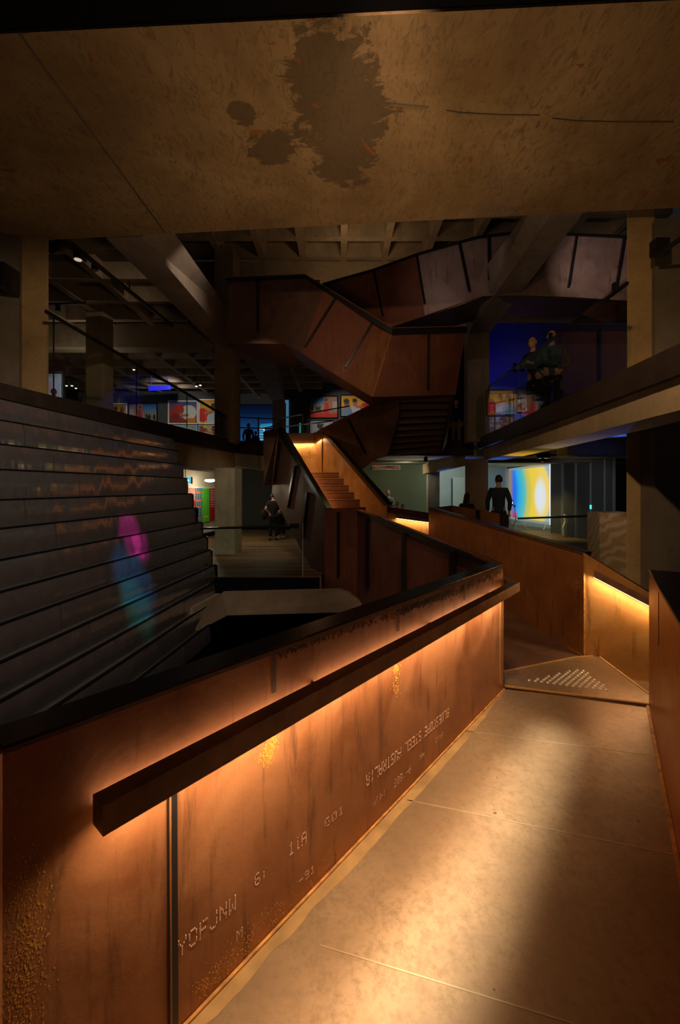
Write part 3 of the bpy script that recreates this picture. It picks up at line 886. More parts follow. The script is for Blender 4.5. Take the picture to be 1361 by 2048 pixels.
# short end part of the wall in front of the stair foot
Wend = Vector((pl(650, 9.25), 9.25, 0)); plW = Plane(Vend, Wend)
w0, w1 = plW.at(715, 1020), plW.at(650, 1018)
one('end_plate', M['rust_red'], p2, lambda bm: prism(bm, [Vector((w0.x, w0.y, -1.5)), Vector((w1.x, w1.y, -1.4)), w1, w0], (0, .02, 0)))
one('cap', M['cap'], p2, lambda bm: prism(bm, [w0, w1, w1 + Vector((0, .12, 0)), w0 + Vector((0, .12, 0))], (0, 0, .008)))
strip_on(plW, p2, 'stiffener', M['black'], (678, 1024), (678, 1152), .045, .07)

# P3 : long plain wall right of the passage
p3, sa, sb_ = parapet('rusty_wall', 'long plain orange-brown steel wall behind the studded landing', plS, (1167, 1105), (858, 1015), .12, M['rust_mid'], M['cap'], floorz=(ZD - .02, .15))
one('top_band', M['rust_dark'], p3, lambda bm: prism(bm, [sa + plS.n * .001, sb_ + plS.n * .001, sb_ + Vector((0, 0, -.05)) + plS.n * .001, sa + Vector((0, 0, -.02)) + plS.n * .001], plS.n * .003))
one('weld_bead', M['weld'], p3, lambda bm: bar(bm, Vector((S.x, S.y, ZD + .005)), Vector((S2.x, S2.y, ZD + .005)), .02, .015))
bloomM = plain('red_rust', (0.30, 0.09, 0.02), 0.6)
# P3b : wall descending with the steps, handrail glowing under it
Dx = Vector((pl(1330, 4.25), 4.25, 0)); plD = Plane(S, Dx)
p3b = thing('rusty_wall', 'golden lit steel wall sloping down beside the descending steps', 'parapet', Vector((S.x + .4, S.y, -.1)))
d0, d1 = plD.at(1168, 1105), plD.at(1345, 1213)
e0, e1 = plD.at(1168, 1318), plD.at(1345, 1440)
one('face_plate', M['rust_gold'], p3b, lambda bm: prism(bm, [e0, e1, d1, d0], -plD.n * .012))
one('back_plate', M['rust_dark'], p3b, lambda bm: prism(bm, [e0 - plD.n * .12, e1 - plD.n * .12, d1 - plD.n * .12, d0 - plD.n * .12], plD.n * .012))
one('cap', M['cap'], p3b, lambda bm: prism(bm, [d0, d1, d1 - plD.n * .12, d0 - plD.n * .12], (0, 0, .008)))
one('corner_bead', M['weld'], p3b, lambda bm: bar(bm, plD.at(1169, 1312, .006), plD.at(1169, 1108, .006), .012, .012, (1, 0, 0)))
ra, rb = plD.at(1190, 1141, .09), plD.at(1340, 1218, .09)
dz = Vector((0, 0, -.075))
hr3 = one('handrail', M['railsteel'], p3b, lambda bm: prism(bm, [ra, rb, rb + dz, ra + dz], -plD.n * .05))
one('led_strip', M['led'], hr3, lambda bm: prism(bm, [ra + dz - plD.n * .012, rb + dz - plD.n * .012, rb + dz - plD.n * .03, ra + dz - plD.n * .03], (0, 0, -.004)))
strip_light('step_rail_led', ra + dz + Vector((0, 0, -.008)) - plD.n * .025, rb + dz + Vector((0, 0, -.008)) - plD.n * .025, Vector((0, 0, -1)) - plD.n * .05, .015, 4.6, WARM2, 170)
# P4 : second wall behind P3
p4 = thing('rusty_wall', 'inner steel wall with a dark blunt end in front of the standing man', 'parapet', P(950, 1090, 9.6))
q0, q1 = P(862, 1016, 9.7), P(905, 1011, 9.9); q2 = P(1000, 1027, 9.0); q3 = P(1018, 1030, 8.8)
def zz(p, z): return Vector((p.x, p.y, z))
for (u_, v_, m_) in ((q0, q1, M['rust_dark']), (q1, q2, M['rust_mid']), (q2, q3, M['black'])):
    one('face_plate', m_, p4, lambda bm: prism(bm, [zz(u_, .2), zz(v_, .2), v_, u_], (0, .03, 0)))
strip4 = one('joint_strip', M['black'], p4, lambda bm: prism(bm, [P(952, 1019, 9.4), P(960, 1020.5, 9.35), P(960, 1048, 9.35), P(952, 1046, 9.4)], (0, -.02, 0)))
bm = NB(); prism(bm, [(2.2, 9.95, .38), (2.9, 9.95, .38), (3.7, 9.2, .38), (4.7, 9.2, .38), (4.9, 11.4, .38), (2.6, 11.4, .38)], (0, 0, -.38))
tag(obj('raised_platform', bm, M['rust_dark']), 'low dark platform under the man beside the projection area', 'platform')
# closing wall with a lit handrail beyond the passage
plK = Plane(Vector((pl(774, 9.6), 9.6, 0)), Vector((pl(862, 9.35), 9.35, 0)))
p6 = thing('rusty_wall', 'short wall with a glowing handrail between the stair and the passage wall', 'parapet', Vector((pl(815, 9.5), 9.5, .3)))
k0, k1 = plK.at(772, 1013), plK.at(862, 1026)
one('face_plate', M['rust_gold'], p6, lambda bm: prism(bm, [zz(k0, .3), zz(k1, .3), k1, k0], -plK.n * .012))
one('top_band', M['rust_dark'], p6, lambda bm: prism(bm, [k0 + plK.n * .01, k1 + plK.n * .01, plK.at(862, 1040, .01), plK.at(772, 1024, .01)], plK.n * .01))
kr0, kr1 = plK.at(793, 1031, .09), plK.at(861, 1040, .09)
hr6 = one('handrail', M['railsteel'], p6, lambda bm: prism(bm, [kr0, kr1, kr1 + Vector((0, 0, -.06)), kr0 + Vector((0, 0, -.06))], -plK.n * .04))
one('led_strip', M['led'], hr6, lambda bm: prism(bm, [kr0 + Vector((0, 0, -.06)), kr1 + Vector((0, 0, -.06)), kr1 + Vector((0, 0, -.06)) - plK.n * .03, kr0 + Vector((0, 0, -.06)) - plK.n * .03], (0, 0, -.005)))
strip_light('far_rail_led', kr0 + Vector((0, 0, -.075)) - plK.n * .03, kr1 + Vector((0, 0, -.075)) - plK.n * .03, Vector((0, 0, -1)) - plK.n * .05, .02, 4.0, WARM2, 170)
# P5 : near wall on the right
p5, ea, eb = parapet('rusty_wall', 'rusty wall with vertical sheen and black cap at the right edge of the walkway', plE, (1299, 1141), (1361, 1250), .26, M['rust_gloss'], M['black'], floorz=(ZD, ZD))
nb5 = plE.at(1361, 1250) + (E2 - E) * 2.4; nb5.z = eb.z
one('near_plate', M['rust_gloss'], p5, lambda bm: prism(bm, [zz(eb, ZD), zz(nb5, ZD), nb5, eb], -plE.n * .012))
one('cap', M['cap'], p5, lambda bm: prism(bm, [eb, nb5, nb5 - plE.n * .26, eb - plE.n * .26], (0, 0, .008)))
one('end_plate', M['rust_gold'], p5, lambda bm: prism(bm, [zz(ea, -.6), zz(ea - plE.n * .26, -.6), ea - plE.n * .26, ea], (0, -.012, 0)))
strip_on(plE, p5, 'joint_strip', M['rust_dark'], (1318.5, 1185), (1318.5, 1290), .012, .003)
one('edge_bead', M['ochre'], p5, lambda bm: bar(bm, ea + Vector((0, 0, .006)), nb5 + Vector((0, 0, .006)), .01, .01))

# ================================================================== LOWER STAIR (towards the back)
st = thing('steel_stair', 'rusty folded-steel stair with warm lit treads climbing from the walkway end', 'stair', Vector((.2, 9.6, .3)))
plA = Plane(Vector((pl(652, 9.3), 9.3, 0)), Vector((pl(558, 12.3), 12.3, 0)))        # left side
plR = Plane(Vector((1.03, 9.3, 0)), Vector((-.55, 12.5, 0)))                          # right side, inner face
face = [plA.at(652, 1016), plA.at(558, 856), plA.at(544, 985), plA.at(561, 1020), plA.at(634, 1158), plA.at(652, 1190)]
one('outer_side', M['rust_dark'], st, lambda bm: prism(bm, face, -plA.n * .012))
# the upper end turned to face us
one('outer_end', M['rust_dark'], st, lambda bm: prism(bm, [plA.at(558, 855), P(527, 863, 12.4), P(528, 970, 12.4), plA.at(545, 970)], (0, .03, 0)))
# cap of the left side: sloping black band
capA = [plA.at(558, 854), plA.at(652, 1015), plA.at(644, 1012), plA.at(553, 858)]
one('cap', M['black'], st, lambda bm: prism(bm, [plA.at(558, 853, .02), plA.at(654, 1016, .02), plA.at(650, 1022, .02), plA.at(556, 863, .02)], -plA.n * .13))
for (a, b, w) in (((538, 872), (537, 948), .09), ((562, 884), (552, 964), .09), ((594, 932), (579, 1016), .11), ((619, 985), (608, 1077), .11)):
    strip_on(plA, st, 'stiffener', M['black'], a, b, w, .08)
# right side wall, inner lit face
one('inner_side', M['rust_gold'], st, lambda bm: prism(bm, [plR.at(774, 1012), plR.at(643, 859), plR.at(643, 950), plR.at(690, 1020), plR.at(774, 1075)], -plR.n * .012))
one('cap', M['black'], st, lambda bm: prism(bm, [plR.at(774, 1009), plR.at(643, 857), plR.at(640, 861) , plR.at(769, 1013)], -plR.n * .14))
one('cap', M['black'], st, lambda bm: prism(bm, [plR.at(775, 1009), plR.at(643, 857), plR.at(643, 857) - plR.n * .14, plR.at(775, 1009) - plR.n * .14], (0, 0, .012)))
# landing back wall
b0, b1, b2 = P(560, 866, 12.95), P(627, 866, 12.9), P(644, 858, 12.4)
f0, f1, f2 = P(560, 952, 12.95), P(641, 952, 12.6), P(644, 952, 12.4)
one('landing_wall', M['rust_gold'], st, lambda bm: prism(bm, [b0, b1, P(641, 948, 12.6), f0], (0, .02, 0)))
one('landing_wall', M['rust_gold'], st, lambda bm: prism(bm, [b1, b2, f2, P(641, 948, 12.6)], (0, .02, 0)))
one('landing_handrail', M['rust_dark'], st, lambda bm: prism(bm, [P(560, 868, 12.7), P(627, 868, 12.7), P(627, 882, 12.7), P(560, 882, 12.7)], (0, .08, 0)))
one('landing_handrail', M['rust_dark'], st, lambda bm: prism(bm, [P(627, 868, 12.7), P(645, 859, 12.3), P(645, 873, 12.3), P(627, 882, 12.7)], (0, .08, 0)))
strip_light('stair_landing_led', P(572, 885, 12.74), P(627, 885, 12.74), (0, .1, -1), .03, 5.5, WARM2, 170)
strip_light('stair_landing_led', P(628, 885, 12.70), P(643, 877, 12.36), (0, .1, -1), .03, 1.8, WARM2, 170)
one('landing_floor', M['rust_mid'], st, lambda bm: prism(bm, [P(585, 946.5, 11.5), P(645, 946.5, 11.5), P(645, 950, 12.7), P(570, 950, 12.95)], (0, 0, -.05)))
dots(Plane(Vector((pl(560, 12.94), 12.94, 0)), Vector((pl(640, 12.94), 12.94, 0))), st, 'BLUESCOPE', (608, 900), (627, 900), .07, flip=False, r=.4)
dots(Plane(Vector((pl(560, 12.94), 12.94, 0)), Vector((pl(640, 12.94), 12.94, 0))), st, 'STEEL', (609, 906), (624, 906), .06, flip=False, r=.4)
# steps
zt = 2.30; ys = 11.45
for k in range(12):
    z1 = zt - .175 * k
    if z1 < .95: break
    D = ys - .262 * k
    # left and right ends from the two side planes
    def onp(pn, Dv):
        t = (Dv - pn.a.y) / (pn.b.y - pn.a.y); return pn.a + (pn.b - pn.a) * t
    l, r = onp(plA, D + .05), onp(plR, D)
    # right end aligned with the photo's tread ends
    r_ = Vector((r.x + .0, D, 0)); l_ = Vector((l.x + .03, D + .05, 0))
    pts = [zz(l_, z1), zz(r_, z1), zz(r_ + Vector((-.14, .30, 0)), z1), zz(l_ + Vector((-.14, .30, 0)), z1)]
    sp = one('step', M['rust_red'], st, lambda bm: (prism(bm, pts, (0, 0, -.03)), prism(bm, [zz(l_, z1 - .175), zz(r_, z1 - .175), zz(r_, z1), zz(l_, z1)], (0, .02, 0))))
    one('nosing', M['margin'], sp, lambda bm: bar(bm, zz(l_, z1 + .004), zz(r_, z1 + .004), .02, .014))
lamp('AREA', 'stair_wash', (.2, 9.9, 2.9), (-.3, 11.2, 1.6), 2.2, WARM, size=.5)
strip_light('stair_side_led', plA.at(648, 1022, -.10), plA.at(566, 880, -.10), Vector((.6, .1, -1)), .03, 12, WARM, 170)

# second flight, rising towards us to the upper landing
fl2 = thing('stair_flight', 'dark middle flight seen from below, joining the lit stair to the upper landing', 'stair', P(760, 900, 11.5))
plB = Plane(Vector((pl(644, 12.3), 12.3, 0)), Vector((pl(800, 10.4), 10.4, 0)))
one('side_plate', M['rust_dark'], fl2, lambda bm: prism(bm, [plB.at(644, 861), plB.at(745, 811), plB.at(800, 780), plB.at(798, 830), plB.at(775, 912), plB.at(753, 918), plB.at(722, 940)], -plB.n * .02))
one('cap', M['rust_red'], fl2, lambda bm: prism(bm, [plB.at(643, 858), plB.at(748, 807), plB.at(748, 812), plB.at(644, 864)], plB.n * .03))
strip_on(plB, fl2, 'stiffener', M['black'], (700, 842), (733, 908), .06, .05)
sa_, sb2, sc_, sd = P(797, 790, 10.3), P(905, 790, 10.3), P(882, 903, 12.4), P(775, 912, 12.4)
one('side_plate', M['rust_dark'], fl2, lambda bm: prism(bm, [sb2, sc_, sc_ + Vector((.12, 0, .25)), sb2 + Vector((.05, 0, .25))], (.05, 0, 0)))
nst = 9
for k in range(nst):
    t0_, t1_ = k / nst, (k + 1) / nst
    l0 = sa_ + (sd - sa_) * t0_; l1 = sa_ + (sd - sa_) * t1_; r0 = sb2 + (sc_ - sb2) * t0_; r1 = sb2 + (sc_ - sb2) * t1_
    one('step', M['rust_dark'], fl2, lambda bm: (prism(bm, [l0, r0, zz(r1, r0.z), zz(l1, l0.z)], (0, 0, .02)), prism(bm, [zz(l1, l0.z), zz(r1, r0.z), r1, l1], (0, .02, 0))))

# upper folded ribbon : left landing, sloping flight, right landing
fr_ = thing('stair_flight', 'big dark folded-steel flight hanging in the middle with two landings', 'stair', P(690, 790, 10))
def poly(root, name, m, pts, th=(0, .025, 0)):
    return one(name, m, root, lambda bm: prism(bm, [P(*p) for p in pts], th))
poly(fr_, 'side_plate', M['rust_dark'], [(459, 558, 9.95), (610, 553, 9.9), (648, 578, 9.9), (604, 706, 9.9), (570, 688, 9.9), (459, 686, 9.95)])
poly(fr_, 'side_plate', M['rust_red'], [(648, 578, 9.9), (757, 650, 9.9), (702, 768, 9.9), (604, 706, 9.9)])
poly(fr_, 'side_plate', M['rust_mid'], [(757, 650, 9.9), (784, 668, 9.8), (745, 794, 9.8), (702, 768, 9.9)])
poly(fr_, 'side_plate', M['rust_red'], [(784, 668, 9.8), (860, 664, 9.92), (857, 791, 9.92), (745, 794, 9.8)])
poly(fr_, 'side_plate', M['rust_red'], [(860, 664, 9.92), (932, 664, 10.05), (912, 789, 10.05), (857, 791, 9.92)])
capp = [(452, 555, 9.85), (610, 549, 9.85), (785, 657, 9.75), (934, 653, 10.0)]
for (u_, v_) in zip(capp, capp[1:]):
    h1, h2 = 8, 12
    one('cap', M['black'], fr_, lambda bm: prism(bm, [P(*u_), P(*v_), P(v_[0], v_[1] + (12 if v_[0] > 700 else 6), v_[2]), P(u_[0], u_[1] + (12 if u_[0] > 700 else 6), u_[2])], (0, .16, 0)))
    one('cap_edge', M['rust_mid'], fr_, lambda bm: bar(bm, P(u_[0], u_[1] - 1, u_[2] - .01), P(v_[0], v_[1] - 1, v_[2] - .01), .012, .012))
for (a, b) in (((517, 560), (517, 664)), ((672, 596), (611, 694)), ((748, 642), (691, 735)), ((858, 662), (857, 780))):
    one('stiffener', M['black'], fr_, lambda bm: bar(bm, P(a[0], a[1], 9.86), P(b[0], b[1], 9.86), .05, .05, (0, 1, 0)))
one('fold_edge', M['rust_gold'], fr_, lambda bm: bar(bm, P(783, 670, 9.78), P(746, 792, 9.78), .012, .012, (0, 1, 0)))
# undersides
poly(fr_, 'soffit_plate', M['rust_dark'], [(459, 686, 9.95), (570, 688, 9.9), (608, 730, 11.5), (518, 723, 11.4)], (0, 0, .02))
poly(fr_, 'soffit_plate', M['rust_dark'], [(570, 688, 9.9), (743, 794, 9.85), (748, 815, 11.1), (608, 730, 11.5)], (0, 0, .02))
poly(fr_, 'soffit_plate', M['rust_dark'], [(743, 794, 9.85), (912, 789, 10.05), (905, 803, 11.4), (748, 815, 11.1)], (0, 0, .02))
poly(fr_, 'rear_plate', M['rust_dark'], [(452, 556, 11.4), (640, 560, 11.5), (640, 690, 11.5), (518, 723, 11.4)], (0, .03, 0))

# top flight
ft = thing('stair_flight', 'topmost brown steel flight rising to the right under the coffered ceiling', 'stair', P(900, 600, 10.8))
poly(ft, 'side_plate', M['rust_red'], [(647, 568, 11.3), (748, 539, 11.1), (766, 650, 11.0), (783, 655, 11.0), (720, 640, 11.2)])
poly(ft, 'side_plate', M['rust_red'], [(748, 539, 11.1), (834, 508, 10.9), (850, 634, 10.9), (783, 655, 11.0), (766, 650, 11.0)])
poly(ft, 'side_plate', M['rust_pale'], [(834, 508, 10.9), (922, 482, 10.6), (930, 607, 10.6), (850, 634, 10.9)])
poly(ft, 'side_plate', M['rust_pale'], [(922, 482, 10.6), (957, 473, 10.5), (968, 592, 10.5), (930, 607, 10.6)])
poly(ft, 'side_plate', M['rust_pale'], [(957, 473, 10.5), (1040, 463, 10.3), (1040, 590, 10.3), (968, 592, 10.5)])
poly(ft, 'side_plate', M['rust_pale'], [(1040, 463, 10.3), (1152, 467, 10.15), (1140, 594, 10.15), (1040, 590, 10.3)])
poly(ft, 'side_plate', M['rust_pale'], [(1152, 467, 10.15), (1300, 474, 10.0), (1300, 604, 10.0), (1140, 594, 10.15)])
tp = [(645, 566, 11.25), (748, 537, 11.05), (834, 506, 10.85), (957, 471, 10.45), (1040, 461, 10.25), (1300, 472, 9.95)]
for u_, v_ in zip(tp, tp[1:]):
    one('cap', M['black'], ft, lambda bm: prism(bm, [P(*u_), P(*v_), P(v_[0], v_[1] + 5, v_[2]), P(u_[0], u_[1] + 5, u_[2])], (0, .14, 0)))
for (a, b) in (((748, 541, 11.05), (766, 632, 11.0)), ((834, 510, 10.85), (850, 607, 10.85)), ((919, 485, 10.55), (939, 582, 10.5)), ((978, 470, 10.4), (979, 560, 10.35)),
               ((1155, 470, 10.1), (1139, 573, 10.1)), ((1250, 474, 9.98), (1234, 572, 9.98))):
    one('stiffener', M['black'], ft, lambda bm: bar(bm, P(*a), P(*b), .05, .05, (0, 1, 0)))
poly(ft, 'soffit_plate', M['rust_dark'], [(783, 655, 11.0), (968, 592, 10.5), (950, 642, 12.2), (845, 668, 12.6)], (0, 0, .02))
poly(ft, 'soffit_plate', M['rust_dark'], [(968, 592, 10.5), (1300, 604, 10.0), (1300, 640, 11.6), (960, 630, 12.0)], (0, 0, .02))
# dark disc standing in for a round spotlight reflection on the right plate
bm = NB(); tube(bm, P(1231, 529, 10.03), P(1231, 529, 10.09), .075, .075, 14); obj('reflection_disc', bm, M['rust_dark'], ft)

# ================================================================== METAL CLADDING (left)
cl = bpy.data.objects.new('wall_left', None); COL.objects.link(cl); cl.location = (-4.8, 6.5, -1.6); tag(cl, kind='structure')
ends = [(340, 878), (349, 903), (358, 930), (367, 957), (376, 988), (385, 1016), (395, 1045), (405, 1073), (414, 1100), (424, 1130), (434, 1159), (444, 1188), (452, 1218), (460, 1248)]
sl = 90 / 850.0
zk = [CAMZ + (HY - y) / F * E1 for _, y in ends]
for k in range(len(ends) - 1):
    xe = (ends[k][0] + 8 - CX) / F * E1
    x0 = lambda D: xe + (D - E1) * sl
    zt_, zb_ = zk[k], zk[k + 1]
    Dend = E1 if k < 10 else E1 - .35 * (k - 9)
    nearD = 1.6
    joints = [nearD] + [nearD + 1.35 + 1.9 * j + .33 * ((k * 5) % 4) for j in range(4)] + [Dend]
    joints = sorted(set(j for j in joints if nearD <= j <= Dend))
    bm = NB()
    for a, b in zip(joints, joints[1:]):
        if b - a < .15: continue
        ns = 7; g = .008
        prof = []
        for i in range(ns + 1):
            t = i / ns
            prof.append((math.sin(math.pi * t) * .012 + .018 * t, zt_ + (zb_ - zt_) * t))
        A_ = [Vector((x0(a + g) + dx, a + g, z)) for dx, z in prof] + [Vector((x0(a) - .10, a + g, zb_)), Vector((x0(a) - .10, a + g, zt_))]
        B_ = [Vector((x0(b - g) + dx, b - g, z)) for dx, z in prof] + [Vector((x0(b) - .10, b - g, zb_)), Vector((x0(b) - .10, b - g, zt_))]
        loft(bm, A_, B_)
    o_ = obj('cladding_band', bm, M['clad'], cl)
    # black strip under each band stands in for the ledge's shadow
    bm = NB(); loft(bm, [(x0(nearD) - .04, nearD, zt_ - .002), (x0(nearD) + .004, nearD, zt_ - .002), (x0(nearD) + .004, nearD, zt_ + .016), (x0(nearD) - .04, nearD, zt_ + .016)],
                    [(x0(Dend) - .04, Dend, zt_ - .002), (x0(Dend) + .004, Dend, zt_ - .002), (x0(Dend) + .004, Dend, zt_ + .016), (x0(Dend) - .04, Dend, zt_ + .016)])
    obj('shadow_strip', bm, M['matte'], cl)
    if 4 <= k < 10:
        xx = x0(Dend)
        bm = NB(); box(bm, (xx - .12, Dend, zb_), (xx + .035, Dend + .02, zt_)); obj('end_trim', bm, M['black'], cl)
# backing
bm = NB(); loft(bm, [(-6.0, 1.5, -3.2), (-5.05, 1.5, -3.2), (-5.55, 1.5, 2.75), (-6.4, 1.5, 2.75)], [(-5.5, E1, -3.2), (-2.6, E1, -3.2), (-3.7, E1, 2.6), (-5.6, E1, 2.6)])
bm.free()

# ================================================================== BALUSTRADES
def balustrade(label, base, top, rail_r=.02, panes=3, railz=None, m=M['black']):
    """base/top : lists of two 3D points"""
    r = thing('glass_balustrade', label, 'balustrade', (base[0] + base[1]) / 2)
    for i in range(panes):
        a, b = i / panes, (i + 1) / panes - .006
        q = [base[0].lerp(base[1], a), base[0].lerp(base[1], b), top[0].lerp(top[1], b), top[0].lerp(top[1], a)]
        dv = (base[1] - base[0]).cross(Vector((0, 0, 1))).normalized() * .012
        one('glass_pane', M['glass'], r, lambda bm: prism(bm, q, dv))
    return r
gb = [P(97, 789, 7.0), P(466, 878, 13.4)]; gt = [P(97, 620, 7.0), P(466, 838, 13.4)]
g1 = balustrade('left gallery glass balustrade standing on the fascia over the cladding', gb, gt, panes=4)
one('top_rail', M['black'], g1, lambda bm: bar(bm, gt[0] + Vector((-.05, 0, -.02)), gt[1] + Vector((-.05, 0, -.02)), .04, .05))
for t in (.02, .33, .62, .9):
    a = gb[0].lerp(gb[1], t); b = gt[0].lerp(gt[1], t)
    one('post', M['black'], g1, lambda bm: bar(bm, a + Vector((-.03, 0, 0)), b + Vector((-.03, 0, 0)), .02, .012, (0, 1, 0)))
gb = [P(1254, 741, 5.6), P(948, 879, 13.2)]; gt = [P(1254, 556, 5.6), P(948, 798, 13.2)]
g2 = balustrade('right gallery glass balustrade in front of the two leaning visitors', gb, gt, panes=4)
one('top_rail', M['black'], g2, lambda bm: bar(bm, P(1256, 566, 5.7), P(978, 774, 12.6), .035, .045))
for (px, y, D) in ((1231, 570, 5.9), (1102, 670, 8.6), (1030, 730, 10.6)):
    one('clamp', M['black'], g2, lambda bm: bar(bm, P(px, y - 4, D), P(px, y + 14, D), .06, .06, (0, 1, 0)))
gb = [PZ(399, 1160, 0) , PZ(606, 1156, 0)]; gt = [P(399, 1057, 9.0), P(600, 1052, 9.0)]
gb = [P(424, 1158, 9.1), P(606, 1155, 9.1)]; gt = [P(424, 1052, 9.1), P(606, 1047, 9.1)]
g3 = balustrade('low glass balustrade at the front edge of the timber floor', gb, gt, panes=2)
one('top_rail', M['black'], g3, lambda bm: bar(bm, P(396, 1057, 9.05), P(586, 1053, 9.05), .05, .045))
one('rail_end', M['black'], g3, lambda bm: bar(bm, P(580, 1052, 9.05), P(598, 1052, 9.05), .09, .10))
one('edge_post', M['plaster'], g3, lambda bm: bar(bm, P(606, 1046, 9.08), P(606, 1154, 9.08), .012, .012, (0, 1, 0)))
gb = [P(1020, 1090, 12.3), P(1206, 1100, 11.6)]; gt = [P(1020, 1034, 12.3), P(1206, 1027, 11.6)]
gb[0].z = gb[1].z = 0
g4 = balustrade('glass balustrade between the rusty wall and the projection area', gb, gt, panes=2)
one('top_rail', M['black'], g4, lambda bm: bar(bm, P(1036, 1037, 12.2), P(1206, 1031, 11.6), .06, .05))
# far rails across the upper back gallery
fb = thing('guard_rail', 'thin dark guard rail of the far gallery crossing in front of the pictures', 'railing', P(600, 885, 13.9))
for (a, b) in (((432, 833, 14.0), (556, 838, 14.0)), ((556, 838, 14.0), (700, 812, 14.2)), ((425, 854, 14.0), (545, 857, 14.0)), ((545, 857, 14.0), (665, 842, 14.2))):
    one('rail', M['black'], fb, lambda bm: bar(bm, P(*a), P(*b), .035, .035))
for (x, y) in ((476, 836), (517, 838), (557, 838), (606, 830)):
    one('post', M['black'], fb, lambda bm: bar(bm, P(x, y - 4, 14), P(x, 893, 14.0), .04, .03, (0, 1, 0)))
fb2 = thing('guard_rail', 'thin dark guard rail in front of the pictures beside the blue wall', 'railing', P(990, 870, 13.0))
for (a, b) in (((930, 808, 13.6), (978, 808, 13.6)), ((978, 808, 13.6), (1052, 795, 13.4)), ((978, 829, 13.6), (1030, 821, 13.5))):
    one('rail', M['black'], fb2, lambda bm: bar(bm, P(*a), P(*b), .04, .04))
for x, y in ((950, 806), (990, 805), (1020, 798)):
    one('post', M['black'], fb2, lambda bm: bar(bm, P(x, y, 13.6), P(x, 884, 13.6), .04, .03, (0, 1, 0)))

# ================================================================== PICTURES
R_, Y_, W_, K_, S_, G_ = (.62, .02, .015), (.75, .42, .03), (.62, .60, .58), (.01, .01, .01), (.08, .24, .5), (.2, .16, .12)
SK = (.5, .22, .12)
field = vgrad([(0, (.55, .03, .01)), (.25, (.6, .08, .02)), (.3, (.6, .36, .04)), (.5, (.7, .5, .08)), (.55, (.3, .45, .6)), (1, (.03, .14, .42))])
def pic_dress(flip=False):
    sh = []
    fl = (lambda x: 1 - x) if flip else (lambda x: x)
    sh.append(('r', fl(.74), .62, .26, .42, (.42, .24, .16)))
    sh.append(('r', fl(.9), .55, .08, .2, (.5, .42, .36)))
    sh.append(('e', fl(.62), .52, .07, .22, R_)); sh.append(('e', fl(.60), .3, .09, .22, R_))
    sh.append(('e', fl(.60), .80, .035, .06, SK)); sh.append(('e', fl(.60), .84, .04, .05, K_))
    for i, x in enumerate((.08, .17, .26, .36, .43)):
        sh.append(('e', fl(x), .42, .045, .16, [(.05, .04, .03), (.35, .3, .25), (.06, .05, .05)][i % 3])); sh.append(('e', fl(x), .60, .025, .05, SK))
    return painter(lambda u, v: field(u, v), sh)
def pic_men(flip=False):
    fl = (lambda x: 1 - x) if flip else (lambda x: x)
    return painter(vgrad([(0, (.7, .4, .05)), (.55, (.75, .42, .04)), (1, (.55, .33, .05))]),
        [('e', fl(.12), .35, .22, .3, R_), ('e', fl(.5), .15, .22, .38, (.55, .55, .58)), ('e', fl(.80), .1, .2, .42, (.25, .33, .42)), ('e', fl(.5), .62, .09, .17, SK),
         ('e', fl(.52), .76, .09, .10, (.04, .03, .02)), ('e', fl(.80), .6, .10, .17, (.3, .16, .1)), ('e', fl(.82), .73, .11, .12, (.06, .05, .05)), ('e', fl(.33), .45, .16, .06, SK)])
def pic_hug(flip=False):
    fl = (lambda x: 1 - x) if flip else (lambda x: x)
    return painter(vgrad([(0, (.25, .06, .02)), (.5, (.5, .05, .02)), (1, (.07, .16, .35))]),
        [('e', fl(.7), .5, .28, .34, W_), ('e', fl(.4), .62, .14, .2, (.4, .09, .04)), ('e', fl(.36), .74, .13, .13, R_), ('e', fl(.42), .36, .30, .08, SK), ('r', fl(.78), .12, .16, .13, (.65, .25, .02)), ('e', fl(.25), .3, .16, .14, (.3, .03, .02))])
def pic_crowd(seed):
    rnd = random.Random(seed)
    sh = [('e', rnd.random(), rnd.random(), rnd.uniform(.05, .2), rnd.uniform(.04, .16), rnd.choice([R_, W_, SK, (.45, .3, .2), K_, (.3, .05, .04), (.5, .45, .42), Y_])) for _ in range(38)]
    return painter((.32, .10, .07), sh)
def pic_bw(seed):
    rnd = random.Random(seed)
    sh = [('e', rnd.random(), rnd.uniform(.1, .8), rnd.uniform(.03, .13), rnd.uniform(.04, .2), random.Random(seed + i).choice([(.05,) * 3, (.5,) * 3, (.2,) * 3])) for i in range(14)]
    return painter((.42, .42, .40), sh)
def picture(label, x0, y0, x1, y1, D, fn, frame_m, fw=2.0, group=None, D2=None, slope=0):
    D2 = D2 or D
    if D == 'R':                       # on the slanting blue wall
        w_ = lambda px: (lambda k, a, b: a[1] + (b[1] - a[1]) * ((k * a[1] - a[0]) / ((b[0] - a[0]) - k * (b[1] - a[1]))) - .06)((px - CX) / F, (pl(934, 17), 17.0), (pl(1330, 15), 15.0))
        D, D2 = w_(x0), w_(x1)
    q = [P(x0, y1, D), P(x1, y1 + slope, D2), P(x1, y0 + slope, D2), P(x0, y0, D)]
    r = thing('framed_picture', label, 'picture', (q[0] + q[1]) / 2, group)
    off = Vector((0, .05, 0))
    a, b, c_, d_ = q
    ins = [P(x0 + fw, y1 - fw, D - .01), P(x1 - fw, y1 + slope - fw, D2 - .01), P(x1 - fw, y0 + slope + fw, D2 - .01), P(x0 + fw, y0 + fw, D - .01)]
    def frm(bm):
        for i in range(4):
            j = (i + 1) % 4; prism(bm, [q[i], q[j], ins[j], ins[i]], off)
    one('frame', frame_m, r, frm)
    sheet('print', *[p + Vector((0, .02, 0)) for p in ins], 44, 32, fn, M['print'], r, .02)
    return r
GRP = None
